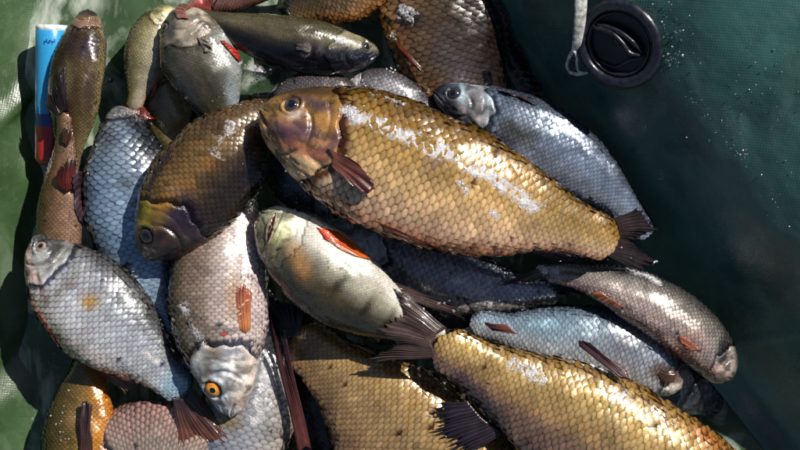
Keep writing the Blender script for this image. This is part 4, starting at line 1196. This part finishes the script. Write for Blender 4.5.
flakes("loose_scales_and_glints", "loose whitish scales and slime flecks over the fish, plus added flecks imitating wall glints", "fish scales", [
    (712, 122, 60, 62, 6, 51, .3, .7, (.06, .09, .08)), (668, 25, 50, 22, 9, 20, .3, .9, (.1, .14, .14)), (672, 60, 30, 5, 6, 0, .4, 1.2, (.14, .18, .2)), (742, 152, 8, 3, 3, 0, .5, 1.2, (.2, .2, .22)), (770, 100, 50, 40, 40, 0, .3, .8, (.15, .2, .2)),  # long first row: added flecks imitating weave glints on the wall
    (352, 113, 60, 4.5, 3, 30, 0.72, 1.62, Wt), (380, 126, 105, 18, 3.6, 24, 0.48, 1.51, Wt), (420, 142, 165, 24, 4, 24, 0.48, 1.51, Wt), (470, 166, 165, 24, 4, 28, 0.48, 1.51, Wt), (520, 196, 165, 17, 4, 34, 0.48, 1.51, Wt), (395, 140, 45, 14, 5, 22, 0.48, 1.39, (.4, .36, .42)),  # white flecks along the flank, slime with painted glare
    (494, 214, 9, 1.5, 2.5, 0, 0.72, 1.28, Wt), (463, 184, 12, 3, 3, 0, 0.60, 1.39, (.4, .36, .45)),
    (523, 370, 39, 9, 5, 25, 0.48, 1.39, Wt), (640, 415, 45, 14, 6, 35, 0.60, 1.28, (.75, .62, .35)), (560, 400, 36, 40, 10, 30, 0.36, 0.81, Wt),
    (544, 270, 24, 3, 2.5, 0, 0.72, 1.74, Wt), (407, 14, 51, 6, 5, 40, 0.60, 1.97, (.42, .4, .42)), (392, 35, 12, 3, 3, 0, 0.60, 1.16, Gr),
    (470, 292, 45, 22, 9, 10, 0.72, 1.74, Gr), (258, 78, 16, 7, 5, 0, .4, 1.2, Gr), (378, 95, 39, 16, 5, 20, 0.60, 1.62, Gr),
    (392, 68, 12, 4, 2, 0, 0.60, 1.51, Wt), (300, 190, 18, 12, 10, 40, 0.60, 1.39, (.3, .33, .4)), 
    (82, 283, 4, 1, 1, 0, 1.20, 1.74, Wt), (150, 357, 15, 3, 3, 0, 0.60, 1.39, (.45, .45, .42)), (225, 140, 45, 30, 20, -50, 0.36, 0.93, Gr),
    (640, 300, 60, 40, 10, 35, 0.36, 0.87, Wt), (655, 262, 4, 2, 2, 0, 0.90, 1.51, Wt), (150, 300, 21, 12, 20, 0, 0.42, 0.93, Gr), (420, 440, 45, 10, 8, 0, 0.60, 1.51, Wt), (380, 445, 36, 12, 6, 0, 0.60, 1.28, (.5, .48, .35)),
    (60, 430, 15, 4, 16, 0, 0.48, 1.04, Wt), (150, 150, 18, 18, 12, 0, 0.36, 0.93, Gr), (135, 115, 21, 10, 4, 10, 0.60, 1.74, (.12, .12, .12)), (52, 360, 9, 3, 10, 0, 0.48, 0.93, Gr),
    (590, 225, 21, 22, 10, 30, 0.42, 0.93, Gr)], MFL)

def film_mat():
    m = bpy.data.materials.new("slime film with painted glare")
    m.use_nodes = True
    nt = m.node_tree
    b = nt.nodes["Principled BSDF"]
    geo = N(nt, "ShaderNodeNewGeometry")
    n1 = N(nt, "ShaderNodeTexNoise")
    n1.inputs["Scale"].default_value = 620
    n1.inputs["Detail"].default_value = 5
    n1.inputs["Roughness"].default_value = .65
    nt.links.new(geo.outputs["Position"], n1.inputs["Vector"])
    a = N(nt, "ShaderNodeAttribute", attribute_name="pig").outputs["Fac"]
    ad = N(nt, "ShaderNodeMath", operation='ADD')
    nt.links.new(n1.outputs[0], ad.inputs[0])
    nt.links.new(a, ad.inputs[1])
    b.inputs["Base Color"].default_value = (.66, .64, .66, 1)  # whitish slime, with sun glare put into the base colour
    b.inputs["Roughness"].default_value = .25
    b.inputs["Coat Weight"].default_value = 1
    b.inputs["Coat Roughness"].default_value = .15
    bp = N(nt, "ShaderNodeBump")
    bp.inputs["Strength"].default_value = 1.0
    bp.inputs["Distance"].default_value = .0014
    nt.links.new(n1.outputs[0], bp.inputs["Height"])
    nt.links.new(bp.outputs[0], b.inputs["Normal"])
    nt.links.new(ramp(nt, ad.outputs[0], .47, .8, 0, .85), b.inputs["Alpha"])
    return m
FILM = film_mat()

def slime(root, pts, wid, dens=0.0, lump=1.0):
    """thin uneven film draped over whatever lies there, thinning out to its edges"""
    nu, nv = max(12, int(len(pts) * 34)), 22
    v = np.linspace(0, 1, nu)
    c = poly([(x, y, 100) for x, y in pts], v)
    d = norm(np.gradient(c, axis=0))
    nn = np.stack([-d[:, 1], d[:, 0], np.zeros(nu)], -1)
    k = np.linspace(-1, 1, nv)
    P = c[:, None] + nn[:, None] * (k[None, :, None] * wid)
    z = hm_get(P[..., 0], P[..., 1])
    for _ in range(4):      # follow the perspective-free plan position of the surface
        f_ = (1 - z / HP) / (1 - 100 / HP)
        z = hm_get(P[..., 0] * f_, P[..., 1] * f_)
    for _ in range(1):
        z[1:-1, 1:-1] = (z[1:-1, 1:-1] * 2 + z[:-2, 1:-1] + z[2:, 1:-1] + z[1:-1, :-2] + z[1:-1, 2:]) / 6
    f_ = (1 - z / HP) / (1 - 100 / HP)
    P[..., 0] *= f_
    P[..., 1] *= f_
    q = fbm(P / 5.0, 77)
    P[..., 2] = z + 1.3 + lump * 1.6 * (q - .35)
    big = fbm(np.stack([P[..., 0], P[..., 1], 0 * z], -1) / 11.0, 79)
    end = np.minimum(sstep(0, .08, v), sstep(1, .92, v))[:, None]
    a = 0.42 * (1 - np.abs(k[None]) ** 1.5) * end - .3 * (1 - end) + 0.7 * (big - .5) - .17 + dens
    o = part(root, "slime_film", P.reshape(-1, 3), grid_faces(nu, nv), FILM, None, {"pig": a.reshape(-1)})
    return o
slime(fA.root, [(341, 109), (356, 117), (385, 126), (420, 141), (455, 158), (490, 176), (522, 196), (548, 217)], 10, .06)  # slime streak; its white also stands in for sun glare
slime(fA.root, [(341, 110), (350, 112), (360, 116)], 7, .02, 1.6)
slime(fA.root, [(488, 208), (495, 214), (499, 219)], 5, .02)
slime(fA.root, [(458, 178), (464, 188), (468, 196)], 6, -.06)
slime(fG1.root, [(506, 360), (525, 370), (548, 384)], 9, .05)
slime(fG1.root, [(618, 392), (636, 408), (652, 424)], 8, -.06)
slime(fF.root, [(398, 8), (408, 14), (418, 20)], 10, -.08, 2.5)
slime(fS2.root, [(538, 267), (546, 271), (560, 270)], 5, -.08, 1.5)
slime(fS2.root, [(622, 268), (645, 275), (664, 286)], 4, -.02)
slime(fD.root, [(440, 270), (470, 288), (500, 298)], 12, -.06, 1.5)
slime(fZ2.root, [(352, 78), (385, 92), (410, 104)], 10, -.1, 1.8)
slime(boat, [(236, 62), (258, 76), (276, 92)], 14, -.08, 2.0)
slime(fH.root, [(112, 116), (125, 112), (142, 112)], 6, -.14, 2)
slime(fB.root, [(232, 118), (222, 140), (214, 160)], 14, -.2, .6)
slime(fK.root, [(180, 300), (192, 326), (206, 348)], 8, -.14, .8)
slime(fJ.root, [(140, 350), (150, 357), (160, 364)], 6, -.04, 1)
slime(fC.root, [(334, 38), (348, 44), (362, 49)], 5, -.03, 1)
slime(fL.root, [(262, 350), (262, 385), (250, 430)], 12, -.1, 1.5)

finish_scales()
